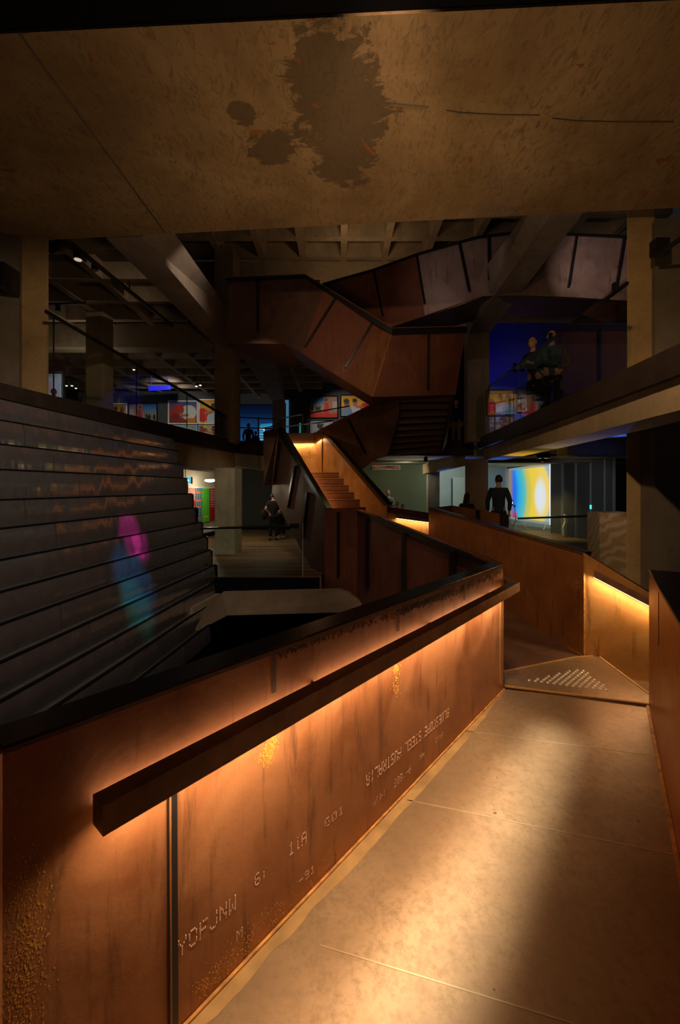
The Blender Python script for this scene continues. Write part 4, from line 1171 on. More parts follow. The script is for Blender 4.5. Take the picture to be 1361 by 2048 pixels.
picture('picture of two men on yellow beside the column behind the left glass', 207, 806, 254, 850, 22.54, pic_men(), M['white'])
picture('picture of a red-dressed woman and yellow field, on the left gallery wall', 256, 805, 315, 856, 22.54, pic_dress(True), M['matte'])
picture('framed picture of people embracing, white sleeve over red, left gallery wall', 336, 801, 396, 848, 22.54, pic_hug(), M['white'])
picture('framed picture of two men on yellow, next to the upper left column', 397, 798, 454, 848, 22.54, pic_men(), M['white'])
picture('framed red crowd picture below the two men, next to the upper left column', 397, 850, 454, 895, 22.54, pic_crowd(3), M['grey'])
picture('pale framed picture half hidden below the embrace', 336, 850, 395, 890, 22.54, painter((.34, .40, .38), [('e', .5, .5, .3, .2, (.28, .33, .33))]), M['grey'])
picture('picture of a woman in a red dress above the lower stair', 618, 791, 677, 837, 22.34, pic_dress(), M['matte'], 2.2)
picture('framed picture of two men on yellow and red, above the lower stair', 681, 789, 741, 834, 22.34, pic_men(True), M['matte'], 2.2)
picture('black and white picture directly under the red dress picture', 619, 840, 668, 880, 22.34, pic_bw(2), M['matte'], 1.6)
picture('picture of a pale sleeve beside the upper column near the blue wall', 938, 788, 970, 829, 'R', pic_hug(True), M['matte'], 1.5)
picture('picture of two embracing men on yellow and red below the blue wall', 973, 779, 1029, 829, 'R', pic_men(), M['matte'], 1.5)
picture('narrow picture with a white figure beside the leaning visitors', 1033, 776, 1072, 825, 'R', pic_crowd(11), M['matte'], 1.5)
picture('black picture with pale strokes beside the upper column near the blue wall', 940, 832, 969, 876, 'R', painter((.03, .03, .03), [('e', .4, .7, .12, .03, W_), ('e', .5, .55, .2, .04, (.4,) * 3), ('e', .35, .4, .1, .08, (.45,) * 3), ('e', .6, .3, .1, .04, (.4,) * 3), ('e', .6, .45, .08, .12, (.3,) * 3)]), M['white'], 1.2)
picture('red picture with blue streaks under the embracing men on yellow', 973, 832, 1029, 878, 'R', painter(pic_crowd(8), [('r', .3, .8, .3, .02, (.3, .5, .7)), ('r', .6, .3, .35, .02, (.3, .5, .7)), ('e', .3, .35, .15, .1, (.35, .2, .12))]), M['matte'], 1.5)
picture('pale picture at the far left of the gallery, next to the golden column', 90, 748, 122, 800, 16.5, painter((.42, .44, .52), [('r', .3, .5, .1, .25, (.45, .3, .33))]), M['white'], 1.0)
picture('small white framed photograph left of the column behind the glass', 152, 785, 169, 812, 22.54, painter((.6, .62, .56), [('r', .5, .4, .2, .25, (.06, .06, .07)), ('e', .5, .5, .1, .1, (.4,) * 3)]), M['white'], .8)
picture('long crowded panorama picture hanging high on the green wall', 745, 930.5, 801, 939, 19.43, pic_crowd(21), M['white'], .8)
for o_ in [o for o in bpy.data.objects if o.name.startswith('framed_picture')][-1:]:
    pass
# gallery spots washing the pictures
lamp('SPOT', 'picture_spot', (-7.6, 18.5, 6.6), (-9.0, 22.3, 4.9), 260, (1, .92, .8), spot_size=1.5, spot_blend=.6, shadow_soft_size=.05)
lamp('SPOT', 'picture_spot', (-4.6, 18.5, 6.6), (-6.6, 22.3, 4.7), 200, (1, .92, .8), spot_size=1.0, spot_blend=.6, shadow_soft_size=.05)
lamp('SPOT', 'picture_spot', (-.4, 18.6, 6.6), (0.2, 22.3, 5.2), 260, (1, .9, .8), spot_size=1.0, spot_blend=.5, shadow_soft_size=.05)
lamp('SPOT', 'picture_spot', (5.2, 13.9, 6.2), (5.6, 15.7, 4.6), 110, (1, .9, .8), spot_size=1.3, spot_blend=.5, shadow_soft_size=.05)
lamp('SPOT', 'picture_spot', (-10.5, 14.0, 6.0), (-10.8, 16.9, 5.1), 120, (.9, .9, 1), spot_size=1.0, spot_blend=.5, shadow_soft_size=.05)

# banners on the lower left wall
def banner(label, x0, x1, y0, y1, D0, D1, fn, nx=30, ny=70):
    q = [P(x0, y1[0], D0), P(x1, y1[1], D1), P(x1, y0[1], D1), P(x0, y0[0], D0)]
    r = thing('hanging_banner', label, 'banner', (q[0] + q[1]) / 2, 'banners on the cream wall')
    sheet('cloth', *[p + Vector((.05, -.04, 0)) for p in q], nx, ny, fn, M['print'], r, .015)
    bm = NB(); bar(bm, q[3] + Vector((.04, -.05, 0)), q[2] + Vector((.04, -.05, 0)), .03, .03); obj('hanging_rod', bm, M['white'], r)
def wav(u, v):
    k = math.sin((u * 9 + .8 * math.sin(v * 14)) * 2.2)
    c = (.10, .22, .30) if k > .2 else ((.02, .03, .04) if k > -.35 else (.28, .42, .45))
    for yy in (.14, .45, .64, .86):
        if abs(v - yy) < .022 and .1 < u < .8: c = (.8, .25, .10)
    return c
def words_(seed, bg, fg, rows, y0=.35, y1=.93, wmax=.75):
    rnd = random.Random(seed); marks = []
    for i in range(rows):
        y = y1 - (y1 - y0) * i / rows; x = .18
        while x < .15 + wmax:
            w = rnd.choice([.03, .05, .07]); marks.append(('r', x, y, w * .55, .018, fg)); x += w * 1.1 + .035
    return painter(bg, marks)
DW = lambda px: 14.2 + (19.2 - 14.2) * (px - 350) / (478 - 350) * 0 + 0
def dw(px):   # depth of the cream wall along column px
    a = Vector((pl(350, 14.2), 14.2)); b = Vector((pl(478, 19.2), 19.2)); k = (px - CX) / F
    t = (k * a.y - a.x) / ((b.x - a.x) - k * (b.y - a.y)); return a.y + (b.y - a.y) * t - .06
banner('pink banner with a red splash, leftmost on the cream wall', 371, 389, (974, 975), (1046, 1046), dw(371), dw(389), painter((.66, .36, .32), [('e', .7, .55, .35, .10, R_), ('e', .55, .62, .2, .09, R_), ('r', .5, .40, .4, .035, (.6, .05, .04)), ('r', .45, .41, .06, .01, W_), ('r', .65, .385, .08, .01, W_)] + [('e', random.random(), random.uniform(.7, .98), .03, .008, (.25, .1, .1)) for _ in range(26)]))
banner('blue, black and orange wavy patterned banner', 388.5, 403, (975, 975), (1047, 1046), dw(388.5), dw(403), wav, 40, 90)
banner('bright green banner with small yellow lettering', 403, 417.5, (975.5, 976), (1045, 1042), dw(403), dw(417.5), painter((.16, .62, .07), [('r', .5, .16, .32, .02, (.7, .6, .04))] + [('e', .5 + .1 * math.sin(i), .3 + .06 * i, .1, .012, (.32, .65, .05)) for i in range(9)]))
banner('dark red banner with rows of white writing', 417, 431, (976, 976), (1041, 1040), dw(417), dw(431), words_(4, (.48, .02, .03), (.75, .6, .6), 8))
# exit sign, dome light
ex = thing('exit_sign', 'small cyan exit sign with a white arrow above the metal cladding end', 'sign', P(371, 961, 13.0))
exq = [P(361, 966.5, 13.0), P(381.5, 966.5, 13.0), P(381.5, 955, 13.0), P(361, 955, 13.0)]
sheet('face', *exq, 40, 22, painter((.02, .42, .62), [('r', .66, .5, .13, .055, (.8, .95, 1)), ('e', .80, .5, .06, .16, (.8, .95, 1)), ('e', .3, .72, .05, .09, (.8, .95, 1)), ('r', .3, .42, .05, .2, (.8, .95, 1)), ('r', .38, .3, .1, .05, (.8, .95, 1))]), vcol('exit_sign_face', .5, 1.3), ex, .04)
one('hanging_rod', M['black'], ex, lambda bm: tube(bm, P(371, 955, 13.02), zz(P(371, 955, 13.02), 2.76), .012, .012, 6))
one('housing', M['black'], ex, lambda bm: prism(bm, [P(381.5, 954, 13.01), P(384, 954, 13.01), P(384, 967.5, 13.01), P(381.5, 967.5, 13.01)], (0, .06, 0)))
lamp('POINT', 'exit_sign_glow', P(372, 958, 12.7), None, .5, (.1, .6, 1), shadow_soft_size=.1)
dl = thing('dome_light', 'round white dome light on the ceiling above the green banner', 'ceiling light', P(420, 961, 15.2))
bm = NB(); ball(bm, P(420, 961, 15.2), .19, (1, 1, .32), 20, 10); obj('diffuser', bm, emit('dome_glow', (1, .85, .62), 3.0), dl, True)
one('base', M['white'], dl, lambda bm: tube(bm, P(420, 958.5, 15.2), P(420, 957, 15.2), .21, .21, 20))
lamp('POINT', 'dome_light_glow', P(420, 972, 15.2), None, 26, (1, .86, .62), shadow_soft_size=.15)
lamp('AREA', 'lower_left_fill', (-2.6, 14.6, 2.7), (-2.6, 14.6, 0), 16, (1, .82, .6), size=.6)  # added fill for the column and floor, no fixture there
# blue lit strip seen through the left glass
bs = NB()
for x_ in (303, 335): tube(bs, P(x_, 772, 20.04), zz(P(x_, 772, 20.04), 7.36), .01, .01, 6)
prism(bs, [P(297, 772.5, 20), P(341, 770, 20), P(341, 778.5, 20), P(297, 781, 20)], (0, .08, 0))
tag(obj('blue_light_panel', bs, emit('blue_panel_glow', (.02, .02, 1), 1.1)), 'glowing blue rectangular panel above the left gallery pictures', 'light panel')
# big blue screen with silhouettes
bsn = thing('video_screen', 'tall blue video screen beyond the upper left column', 'screen', P(512, 905, 24))
sheet('image', P(474, 905, 24), P(548, 905, 24), P(548, 808, 24), P(474, 808, 24), 60, 70,
      painter(vgrad([(0, (.02, .10, .26)), (.1, (.02, .14, .38)), (.45, (.015, .08, .26)), (.8, (.004, .015, .06)), (1, (.002, .004, .012))]),
      [('r', .10, .09, .12, .08, (.45, .22, .03)), ('r', .10, .16, .12, .02, (.25, .35, .08)), ('r', .12, .05, .10, .006, (.08, .02, .01)), ('r', .12, .10, .10, .006, (.08, .02, .01))]), M['screen_blue'], bsn, .06)
one('stand', M['black'], bsn, lambda bm: prism(bm, [P(474, 905, 24.0), P(548, 905, 24.0), zz(P(548, 905, 24.0), 3.33), zz(P(474, 905, 24.0), 3.33)], (0, .3, 0)))
kio = thing('display_case', 'glowing cyan display with shelves in front of the blue screen', 'display case', P(528, 903, 22.5))
sheet('shelves', P(519, 903, 22.6), P(527.5, 903, 22.6), P(527.5, 856, 22.6), P(519, 856, 22.6), 12, 50,
      painter((.02, .16, .30), [('r', .5, .95 - .11 * i, .5, .012, (.25, .6, .75)) for i in range(6)] + [('r', .5, .12, .35, .1, (.08, .4, .55)), ('r', .5, .2, .2, .03, (.4, .75, .8))]), vcol('cyan_display', .5, .8), kio, .3)
one('plinth', M['black'], kio, lambda bm: prism(bm, [P(519, 903, 22.6), P(540, 903, 22.6), zz(P(540, 903, 22.6), 3.33), zz(P(519, 903, 22.6), 3.33)], (0, .3, 0)))
sheet('top_panel', P(518, 856, 22.4), P(540, 851, 22.4), P(551, 846, 22.4), P(522, 848, 22.4), 8, 6, lambda u, v: (.01, .30, .48), vcol('cyan_top', .5, .7), kio, .05)
for (px, y0, y1, label) in ((574, 800, 866, 'narrow pale blue lit column beside the distant column'), (600.5, 846, 866, 'small cyan light bar low on the dark wall')):
    b_ = NB(); w_ = 3.5 if px < 590 else 1.2
    prism(b_, [P(px - w_, y0, 22.3), P(px + w_, y0, 22.3), P(px + w_, y1, 22.3), P(px - w_, y1, 22.3)], (0, .1, 0))
    tag(obj('light_bar', b_, emit('light_bar_glow', (.15, .38, .6) if px < 590 else (.1, .6, .6), .32)), label, 'light')

# ================================================================== PROJECTION AREA
ps = thing('projection_screen', 'large tilted fabric screen glowing blue and yellow', 'screen', P(1060, 1045, 20))
sc0, sc1 = 21.8, 18.6
def scr(u, v):
    def mix(a, b, t):
        t = max(0, min(1, t)); t = t * t * (3 - 2 * t); return tuple(a[i] * (1 - t) + b[i] * t for i in range(3))
    st_ = [(.0, (.03, .10, .70)), (.14, (.02, .16, .80)), (.28, (.03, .42, .70)), (.38, (.10, .48, .45)), (.50, (.55, .52, .10)), (.60, (.80, .58, .06)), (.95, (.85, .62, .15)), (1.01, (.45, .52, .5))]
    bow = u + .10 * abs(v - .5) ** 2 * 4 - .04
    c = st_[0][1]
    for (a, ca), (b, cb) in zip(st_, st_[1:]):
        if a <= bow <= b: c = mix(ca, cb, (bow - a) / (b - a))
    r = ((u - .80) / .13) ** 2 + ((v - .46) / .30) ** 2
    c = mix((.70, .76, .78), c, (r - .15) / 1.5)
    e = ((u - .66) / .36) ** 2 + ((v - .50) / .56) ** 2
    if u > .55: c = mix(c, (.34, .44, .48), (e - .85) / .35)
    if u < .24: c = mix(c, (.42, .03, .09), (.24 - v) * 5)
    if u < .13: c = mix((.24, .19, .17), c, (u - .08) / .05)
    if v > .95 or (v < .04): c = mix(c, (.25, .27, .27), .8)
    return c
sheet('fabric', P(1018, 1037, sc0), P(1100, 1050, sc1), P(1100, 926, sc1), P(1018, 937, sc0), 80, 60, scr, M['screen'], ps, .04)
one('frame_foot', M['white'], ps, lambda bm: (bar(bm, P(1052, 1044, 20.2), P(1048, 1050, 20.0), .03, .03), bar(bm, P(1092, 1050, 18.6), P(1088, 1060, 18.2), .03, .03)))
one('valance', M['black'], ps, lambda bm: bar(bm, P(1016, 936, 21.8), P(1102, 924, 18.6), .08, .08))
# added spots: coloured screen glow on the ceiling, plus fills for nearby surfaces
lamp('SPOT', 'yellow_fill', P(1045, 1010, 11.6), P(1060, 905, 10.7), 130, (1, .66, .08), spot_size=1.1, spot_blend=.9, shadow_soft_size=.02)
lamp('SPOT', 'blue_fill', P(985, 1000, 13.3), P(995, 916, 12.4), 120, (.05, .16, 1), spot_size=.9, spot_blend=.9, shadow_soft_size=.02)
lamp('SPOT', 'yellow_fill', P(1120, 1010, 9.6), P(1160, 880, 8.2), 45, (1, .75, .45), spot_size=1.3, spot_blend=.9, shadow_soft_size=.02)
lamp('SPOT', 'blue_fill', P(900, 990, 16.5), P(905, 915, 15.6), 80, (.08, .16, 1), spot_size=1.2, spot_blend=.8, shadow_soft_size=.02)
lamp('SPOT', 'white_fill', P(830, 990, 16.5), P(820, 918, 15.4), 30, (1, .9, .8), spot_size=1.4, spot_blend=.8, shadow_soft_size=.02)
lamp('SPOT', 'blue_fill', P(1225, 940, 9.5), P(1235, 872, 8.6), 50, (.05, .16, 1), spot_size=1.6, spot_blend=.8, shadow_soft_size=.02)
lamp('SPOT', 'projection_floor_fill', P(1060, 938, 17.0), P(1095, 1066, 17.0), 160, (1, .72, .25), spot_size=1.6, spot_blend=.8, shadow_soft_size=.1)
lamp('SPOT', 'counter_fill', P(1200, 905, 7.6), P(1225, 1075, 8.2), 16, (1, .8, .55), spot_size=.9, spot_blend=.8, shadow_soft_size=.05)
lamp('AREA', 'green_wall_fill', (2.6, 17.0, 2.85), (2.8, 19.4, 1.0), 19, (1, .9, .62), size=.5)
lamp('AREA', 'grey_wall_fill', (5.3, 17.5, 2.8), (6.0, 20.5, 1.6), 45, (.85, 1, .95), size=.5)
# tall folding panels
fd = [(1102, 1123, 17.9, 17.5), (1128, 1150, 16.6, 16.3), (1155, 1180, 15.9, 15.5), (1184, 1208, 15.2, 14.9), (1212, 1226, 14.7, 14.5)]
fl_labels = ['tall dark timber screen panel next to the projection screen', 'second tall dark screen panel, behind the wooden post', 'tall dark screen panel with a small cyan sensor light', 'tall dark screen panel above the left edge of the stone counter', 'narrow dark screen panel above the stone counter']
for (x0_, x1_, a_, b_), lb in zip(fd, fl_labels):
    r = thing('folding_screen_panel', lb, 'panel', Vector((pl((x0_ + x1_) / 2, a_), (a_ + b_) / 2, 0)), 'tall dark panels beside the projection')
    A0, B0 = Vector((pl(x0_, a_), a_, .0)), Vector((pl(x1_, b_), b_, .0))
    one('board', M['darkwall'], r, lambda bm: prism(bm, [A0, B0, B0 + Vector((0, 0, 2.9)), A0 + Vector((0, 0, 2.9))], (.05, .08, 0)))
    one('edge_post', M['grey'], r, lambda bm: box(bm, (B0.x + .01, B0.y - .02, 0), (B0.x + .09, B0.y + .1, 2.9)))
    if 'cyan' in lb:
        one('sensor_light', emit('cyan_sensor', (.05, .8, .8), 2), r, lambda bm: prism(bm, [P(1181, 1010, 15.2), P(1184, 1010, 15.2), P(1184, 1018, 15.2), P(1181, 1018, 15.2)], (0, .02, 0)))
# stone counter, wooden post
bm = NB(); prism(bm, [P(1200, 1026, 8.6), P(1262, 1025, 8.0), P(1262, 1180, 8.0), P(1200, 1150, 8.6)], (.1, .6, 0))
tag(obj('stone_counter', bm, M['marble']), 'veined brown and cream stone counter beside the concrete pier', 'counter')
bm = NB()
prof = [(1129, 1072), (1135, 1072), (1134, 1055), (1137, 1043), (1135, 1029), (1131, 1028), (1132, 1043), (1128, 1055)]
prism(bm, [P(x, y, 16.3) for x, y in prof], (0, .12, 0))
tag(obj('carved_post', bm, M['conc_pale']), 'short carved pale timber post standing behind the glass rail', 'sculpture')
# tripod with a light
tr = thing('tripod', 'thin tripod with a small bright device in front of the projection screen', 'tripod', P(1033, 1056, 19.3))
top_ = P(1030, 1012, 19.3)
for fx, fy, D in ((1024, 1055, 19.8), (1060, 1059, 18.9), (1033, 1059, 19.0)):
    one('leg', M['grey'], tr, lambda bm: tube(bm, P(1032, 1040, 19.3), PZ(fx, fy, 0) if False else Vector((pl(fx, D), D, 0)), .02, .015, 8))
one('pole', M['grey'], tr, lambda bm: tube(bm, P(1032.5, 1044, 19.3), top_, .022, .018, 8))
dv = one('device', M['black'], tr, lambda bm: prism(bm, [P(1019, 1001, 19.3), P(1028, 1001, 19.3), P(1028, 1011, 19.3), P(1019, 1011, 19.3)], (0, .06, 0)))
one('device_screen', emit('device_screen', (.85, .95, 1), 1.6), dv, lambda bm: prism(bm, [P(1020.5, 1003, 19.27), P(1026.5, 1003, 19.27), P(1026.5, 1008, 19.27), P(1020.5, 1008, 19.27)], (0, .02, 0)))
one('head', M['black'], tr, lambda bm: ball(bm, top_, .05))
# ceiling projector cluster and lights
pj = thing('ceiling_projector', 'black projector cluster hanging below the beam above the projection screen', 'projector', P(1087, 918, 13.5))
one('body', M['black'], pj, lambda bm: box(bm, tuple(P(1083, 916, 13.5)), tuple(P(1093, 907, 13.8))))
one('lens', M['black'], pj, lambda bm: tube(bm, P(1088, 917, 13.5), P(1086, 923, 13.5), .06, .05, 12))
one('mounting_arm', M['black'], pj, lambda bm: bar(bm, P(1068, 910, 13.6), P(1110, 911, 13.6), .04, .04))
pj2 = thing('ceiling_projector', 'small black lamp cluster on the ceiling above the standing man', 'projector', P(1025, 922, 16))
one('body', M['black'], pj2, lambda bm: box(bm, tuple(P(1020, 922, 16)), tuple(P(1031, 916, 16.3))))
one('mounting_arm', M['black'], pj2, lambda bm: bar(bm, P(1012, 917, 16.1), P(1050, 915, 16.1), .03, .03))
pd = thing('hanging_speaker', 'dark teardrop fitting hanging below the far slab by the stair foot', 'speaker', P(852, 922, 14.3))
bm = NB(); tube(bm, P(852, 915, 14.3), P(852, 919, 14.3), .07, .06, 16); ball(bm, P(852, 919, 14.3), .07, (1, 1, 1.2), 16, 10)
obj('body', bm, M['black'], pd, True)
one('neck', M['conc_pale'], pd, lambda bm: tube(bm, P(852, 911, 14.3), P(852, 915, 14.3), .025, .06, 14))

# ================================================================== TRACK LIGHTS upper left
tk = thing('light_track', 'long black ceiling track running back above the left gallery', 'light track', P(237, 560, 10))
t_a, t_b = P(126, 474, 8.1), P(345, 652, 12.6)
one('track', M['black'], tk, lambda bm: bar(bm, t_a, t_b, .07, .07))
one('hanger', M['black'], tk, lambda bm: bar(bm, t_a.lerp(t_b, .5), t_a.lerp(t_b, .5) + Vector((0, 0, .7)), .02, .02, (0, 1, 0)))
one('end_arm', M['black'], tk, lambda bm: bar(bm, P(98, 500, 8.3), P(128, 478, 8.2), .12, .12))
for (px, py, D, r_, lit, lb) in ((156, 514, 8.5, .085, True, 'lit black cylinder spotlight on the left track'), (190, 535, 9.3, .07, False, 'unlit black cylinder spotlight behind the lit one')):
    s_ = thing('track_spotlight', lb, 'spotlight', P(px, py + 6, D))
    c0 = P(px, py - 9, D); c1 = P(px, py + 5, D)
    u_t = min((t_a.lerp(t_b, k_ / 60) for k_ in range(61)), key=lambda q: (Vector((q.x, q.y)) - Vector((c0.x, c0.y))).length)
    one('stem', M['black'], s_, lambda bm: tube(bm, c0 - Vector((0, 0, .02)), u_t, .02, .02, 8))
    one('housing', M['black'], s_, lambda bm: tube(bm, c0, c1, r_, r_, 20))
    one('lens', emit('spot_lens', (1, .82, .66), .55) if lit else M['grey'], s_, lambda bm: tube(bm, c1 + Vector((0, 0, .002)), c1 - Vector((0, 0, .01)), r_ * .82, r_ * .82, 20))
tk2 = thing('light_track', 'short horizontal black track behind the golden left column', 'light track', P(134, 607, 11.5))
one('track', M['black'], tk2, lambda bm: bar(bm, P(80, 609, 11.5), P(171, 606, 11.5), .06, .05))
one('hanger', M['black'], tk2, lambda bm: bar(bm, P(116, 608, 11.5), P(116, 622, 11.5), .09, .09, (0, 1, 0)))
for i, (px, py, D, lb) in enumerate(((133, 771, 20, 'tiny lit gallery spot, left of a close pair'), (144, 771, 20, 'tiny lit gallery spot, right of a close pair'), (124, 766, 18, 'tiny lit gallery spot beside the pale picture'), (152, 776, 21, 'tiny lit gallery spot above the small white photograph'),
        (210, 742, 19, 'tiny lit gallery spot right of the column behind the glass'), (268, 739, 18, 'tiny lit gallery spot above the blue panel'), (393, 772, 19, 'tiny lit gallery spot near the upper left column'), (401, 770, 19.5, 'tiny lit gallery spot nearest to the upper left column'))):
    s_ = thing('gallery_spot', lb, 'spotlight', P(px, py, D), 'small lit spots under the left gallery ceiling')
    one('housing', M['black'], s_, lambda bm: tube(bm, P(px, py - 4, D), P(px, py, D), .06, .06, 12))
    one('hanging_rod', M['black'], s_, lambda bm: tube(bm, P(px, py - 4, D), zz(P(px, py, D), 7.36), .012, .012, 6))
    one('lens', emit('small_spot', (1, .95, .85), 1.4), s_, lambda bm: tube(bm, P(px, py, D), P(px, py + 1.6, D), .055, .04, 12))
sp_ = thing('wall_projector', 'black box fixed to the wall left of the golden column', 'projector', P(12, 572, 7.0))
one('body', M['black'], sp_, lambda bm: box(bm, tuple(P(8, 572, 6.9)), tuple(P(24, 545, 7.25))))
one('mounting_arm', M['black'], sp_, lambda bm: bar(bm, P(-20, 560, 7.0), P(20, 572, 7.0), .06, .08))
sp_ = thing('rail_bracket', 'dark rail and bracket right of the golden right column', 'bracket', P(1335, 500, 6.3))
one('rail', M['black'], sp_, lambda bm: bar(bm, P(1318, 508, 6.4), P(1400, 452, 5.6), .05, .05))
one('clamp', M['black'], sp_, lambda bm: box(bm, tuple(P(1314, 506, 6.45)), tuple(P(1326, 486, 6.6))))

# ================================================================== PEOPLE
def skin_mesh(verts, edges, root=0, sub=1):
    bm = NB(); sk = bm.verts.layers.skin.verify()
    vs = []
    for i, (co, r) in enumerate(verts):
        v = bm.verts.new(co); v[sk].radius = (r, r) if not isinstance(r, tuple) else r; v[sk].use_root = (i == root); vs.append(v)
    for a, b in edges: bm.edges.new((vs[a], vs[b]))
    me = bpy.data.meshes.new('t'); bm.to_mesh(me); bm.free()
    o = bpy.data.objects.new('t', me); COL.objects.link(o)
    m1 = o.modifiers.new('s', 'SKIN'); m1.use_smooth_shade = True
    m2 = o.modifiers.new('d', 'SUBSURF'); m2.levels = sub; m2.render_levels = sub
    dg = bpy.context.evaluated_depsgraph_get()
    ev = o.evaluated_get(dg)
    out = bpy.data.meshes.new_from_object(ev, preserve_all_data_layers=False, depsgraph=dg)
    bpy.data.objects.remove(o); bpy.data.meshes.remove(me)
    return out

def person(label, loc, h=1.72, rot=0.0, arms=None, legs=None, lean=0.0, head_turn=0.0, head_tilt=0.0, top='cloth_black', bottom='cloth_black', hair='hair', long_hair=False, bald=False, sleeves=True, shoes='cloth_black', bag=None, child=False):
    """faces -Y before rot; arms: ((elbow),(wrist)) per side in metres for a 1.72 m body"""
    s = h / 1.72
    arms = arms or (((-.25, .02, 1.12), (-.23, -.06, .86)), ((.25, .02, 1.12), (.23, -.06, .86)))
    legs = legs or (((-.10, -.01, .50), (-.11, .02, .08)), ((.10, -.01, .50), (.11, .02, .08)))
    ly = lambda z: -lean * max(0, z - .92)
    J = {'pel': (0, 0, .93), 'sp': (0, ly(1.12), 1.12), 'ch': (0, ly(1.32), 1.32), 'nk': (0, ly(1.45), 1.45), 'nk2': (0, ly(1.5) - .01, 1.52)}
    rt = thing('person', label, 'person', Vector(loc)); rt.rotation_euler = (0, 0, rot); rt.scale = (s, s, s)
    def addobj(name, me, m, parent=rt):
        me.materials.clear(); me.materials.append(M[m] if isinstance(m, str) else m)
        for p in me.polygons: p.use_smooth = True
        me.name = name
        o = bpy.data.objects.new(name, me); COL.objects.link(o); o.parent = parent
        return o
    V_, E_ = [], []
    def av(co, r): V_.append((co, r)); return len(V_) - 1
    def ch(lst, start=None):
        prev = start
        for co, r in lst:
            i = av(co, r)
            if prev is not None: E_.append((prev, i))
            prev = i
        return prev
    pel = av(J['pel'], (.13, .10)); spn = ch([(J['sp'], (.125, .09))], pel); cst = ch([(J['ch'], (.15, .10))], spn); nk = ch([(J['nk'], .065), (J['nk2'], .05)], cst)
    head_c = Vector((0, J['nk2'][1] - .025, 1.625))
    ch([((head_c.x, head_c.y + .01, 1.60), .06)], nk)
    for sd in (0, 1):
        sg = -1 if sd == 0 else 1
        el, wr = arms[sd]
        el = (el[0], el[1] + ly(el[2]), el[2]); wr = (wr[0], wr[1] + ly(wr[2]), wr[2])
        sh = ch([((sg * .17, ly(1.39), 1.39), .06), (el, .042), (wr, .027)], cst)
        d = (Vector(wr) - Vector(el)).normalized(); sdv = d.cross(Vector((0, 1, 0)))
        sdv = sdv.normalized() if sdv.length > .1 else Vector((1, 0, 0))
        palm = Vector(wr) + d * .06
        pi = ch([(tuple(palm), .028)], sh)
        for f in range(4):
            b_ = palm + sdv * (.022 * (f - 1.5)) + d * .02
            L_ = (.055, .065, .06, .045)[f]
            ch([(tuple(b_), .009), (tuple(b_ + d * L_ * .6 + Vector((0, -.012, 0))), .0085), (tuple(b_ + d * L_ + Vector((0, -.03, 0))), .007)], pi)
        tb_ = Vector(wr) + d * .03 - sdv * .03
        ch([(tuple(tb_), .010), (tuple(tb_ + d * .035 - sdv * .015), .008)], pi)
    for sd in (0, 1):
        sg = -1 if sd == 0 else 1
        kn, an = legs[sd]
        ch([((sg * .09, 0, .86), .095), (kn, .058), (an, .04), ((an[0], an[1] - .14, .035), .034)], pel)
    me = skin_mesh(V_, E_, 0)
    bm = NB(); bm.from_mesh(me); bpy.data.meshes.remove(me)
    # head with face
    Rh = Matrix.Translation(head_c) @ Matrix.Rotation(head_turn, 4, 'Z') @ Matrix.Rotation(head_tilt, 4, 'X')
    hb = bmesh.ops.create_uvsphere(bm, u_segments=20, v_segments=16, radius=1, matrix=Matrix.Diagonal((.076, .095, .115, 1)))['verts']
    for v in hb:
        x, y, z = v.co
        if z < -.03: v.co.x *= 1 - (-.03 - z) * 3.0; v.co.y = v.co.y * .9 - .012
        if y < -.05 and abs(x) < .022 and -.04 < z < .02: v.co.y -= .02 * (1 - abs(x) / .022)      # nose
        if y < -.04 and .005 < z < .03 and .018 < abs(x) < .05: v.co.y += .008                       # eye sockets
        if y < -.05 and abs(z + .06) < .012: v.co.y -= .004
    for sg in (-1, 1):
        hb += bmesh.ops.create_uvsphere(bm, u_segments=8, v_segments=6, radius=1, matrix=Matrix.Translation((sg * .077, .005, 0)) @ Matrix.Diagonal((.010, .02, .032, 1)))['verts']
    for v in hb: v.co = Rh @ v.co
    body = bpy.data.meshes.new('body'); bm.to_mesh(body); bm.free()
    bo = addobj('body', body, 'skin')
    # eyes and mouth
    if not bald:
        hm = NB()
        hv = bmesh.ops.create_uvsphere(hm, u_segments=18, v_segments=14, radius=1, matrix=Matrix.Diagonal((.085, .105, .122, 1)))['verts']
        for v in hv:
            if v.co.y < -.02 and v.co.z < .055: v.co.y = -.02 + (v.co.y + .02) * .05; v.co.x *= .95
            if v.co.z < -.03: v.co.z = -.03 + (v.co.z + .03) * .3
            v.co.y += .012; v.co.z += .008
        if long_hair:
            for k in range(6):
                z = -.02 - .06 * k
                hv2 = bmesh.ops.create_uvsphere(hm, u_segments=12, v_segments=8, radius=1, matrix=Matrix.Translation((0, .05 + .01 * k, z)) @ Matrix.Diagonal((.085 + .008 * (k < 4) * k, .055, .07, 1)))['verts']
        for v in hm.verts: v.co = Rh @ v.co
        hme = bpy.data.meshes.new('hair'); hm.to_mesh(hme); hm.free(); addobj('hair', hme, hair)
    em = NB()
    for sg in (-1, 1): bmesh.ops.create_uvsphere(em, u_segments=8, v_segments=6, radius=.009, matrix=Rh @ Matrix.Translation((sg * .031, -.080, .015)))
    eme = bpy.data.meshes.new('eye'); em.to_mesh(eme); em.free(); addobj('eyes', eme, 'hair')
    # clothes
    V_, E_ = [], []
    p0_ = av((0, 0, .80), (.155, .12)); p_ = ch([((0, 0, .92), (.15, .118))], p0_); s_ = ch([(J['sp'], (.145, .112))], p_); c_ = ch([(J['ch'], (.17, .12))], s_); ch([((0, ly(1.44), 1.44), .085)], c_)
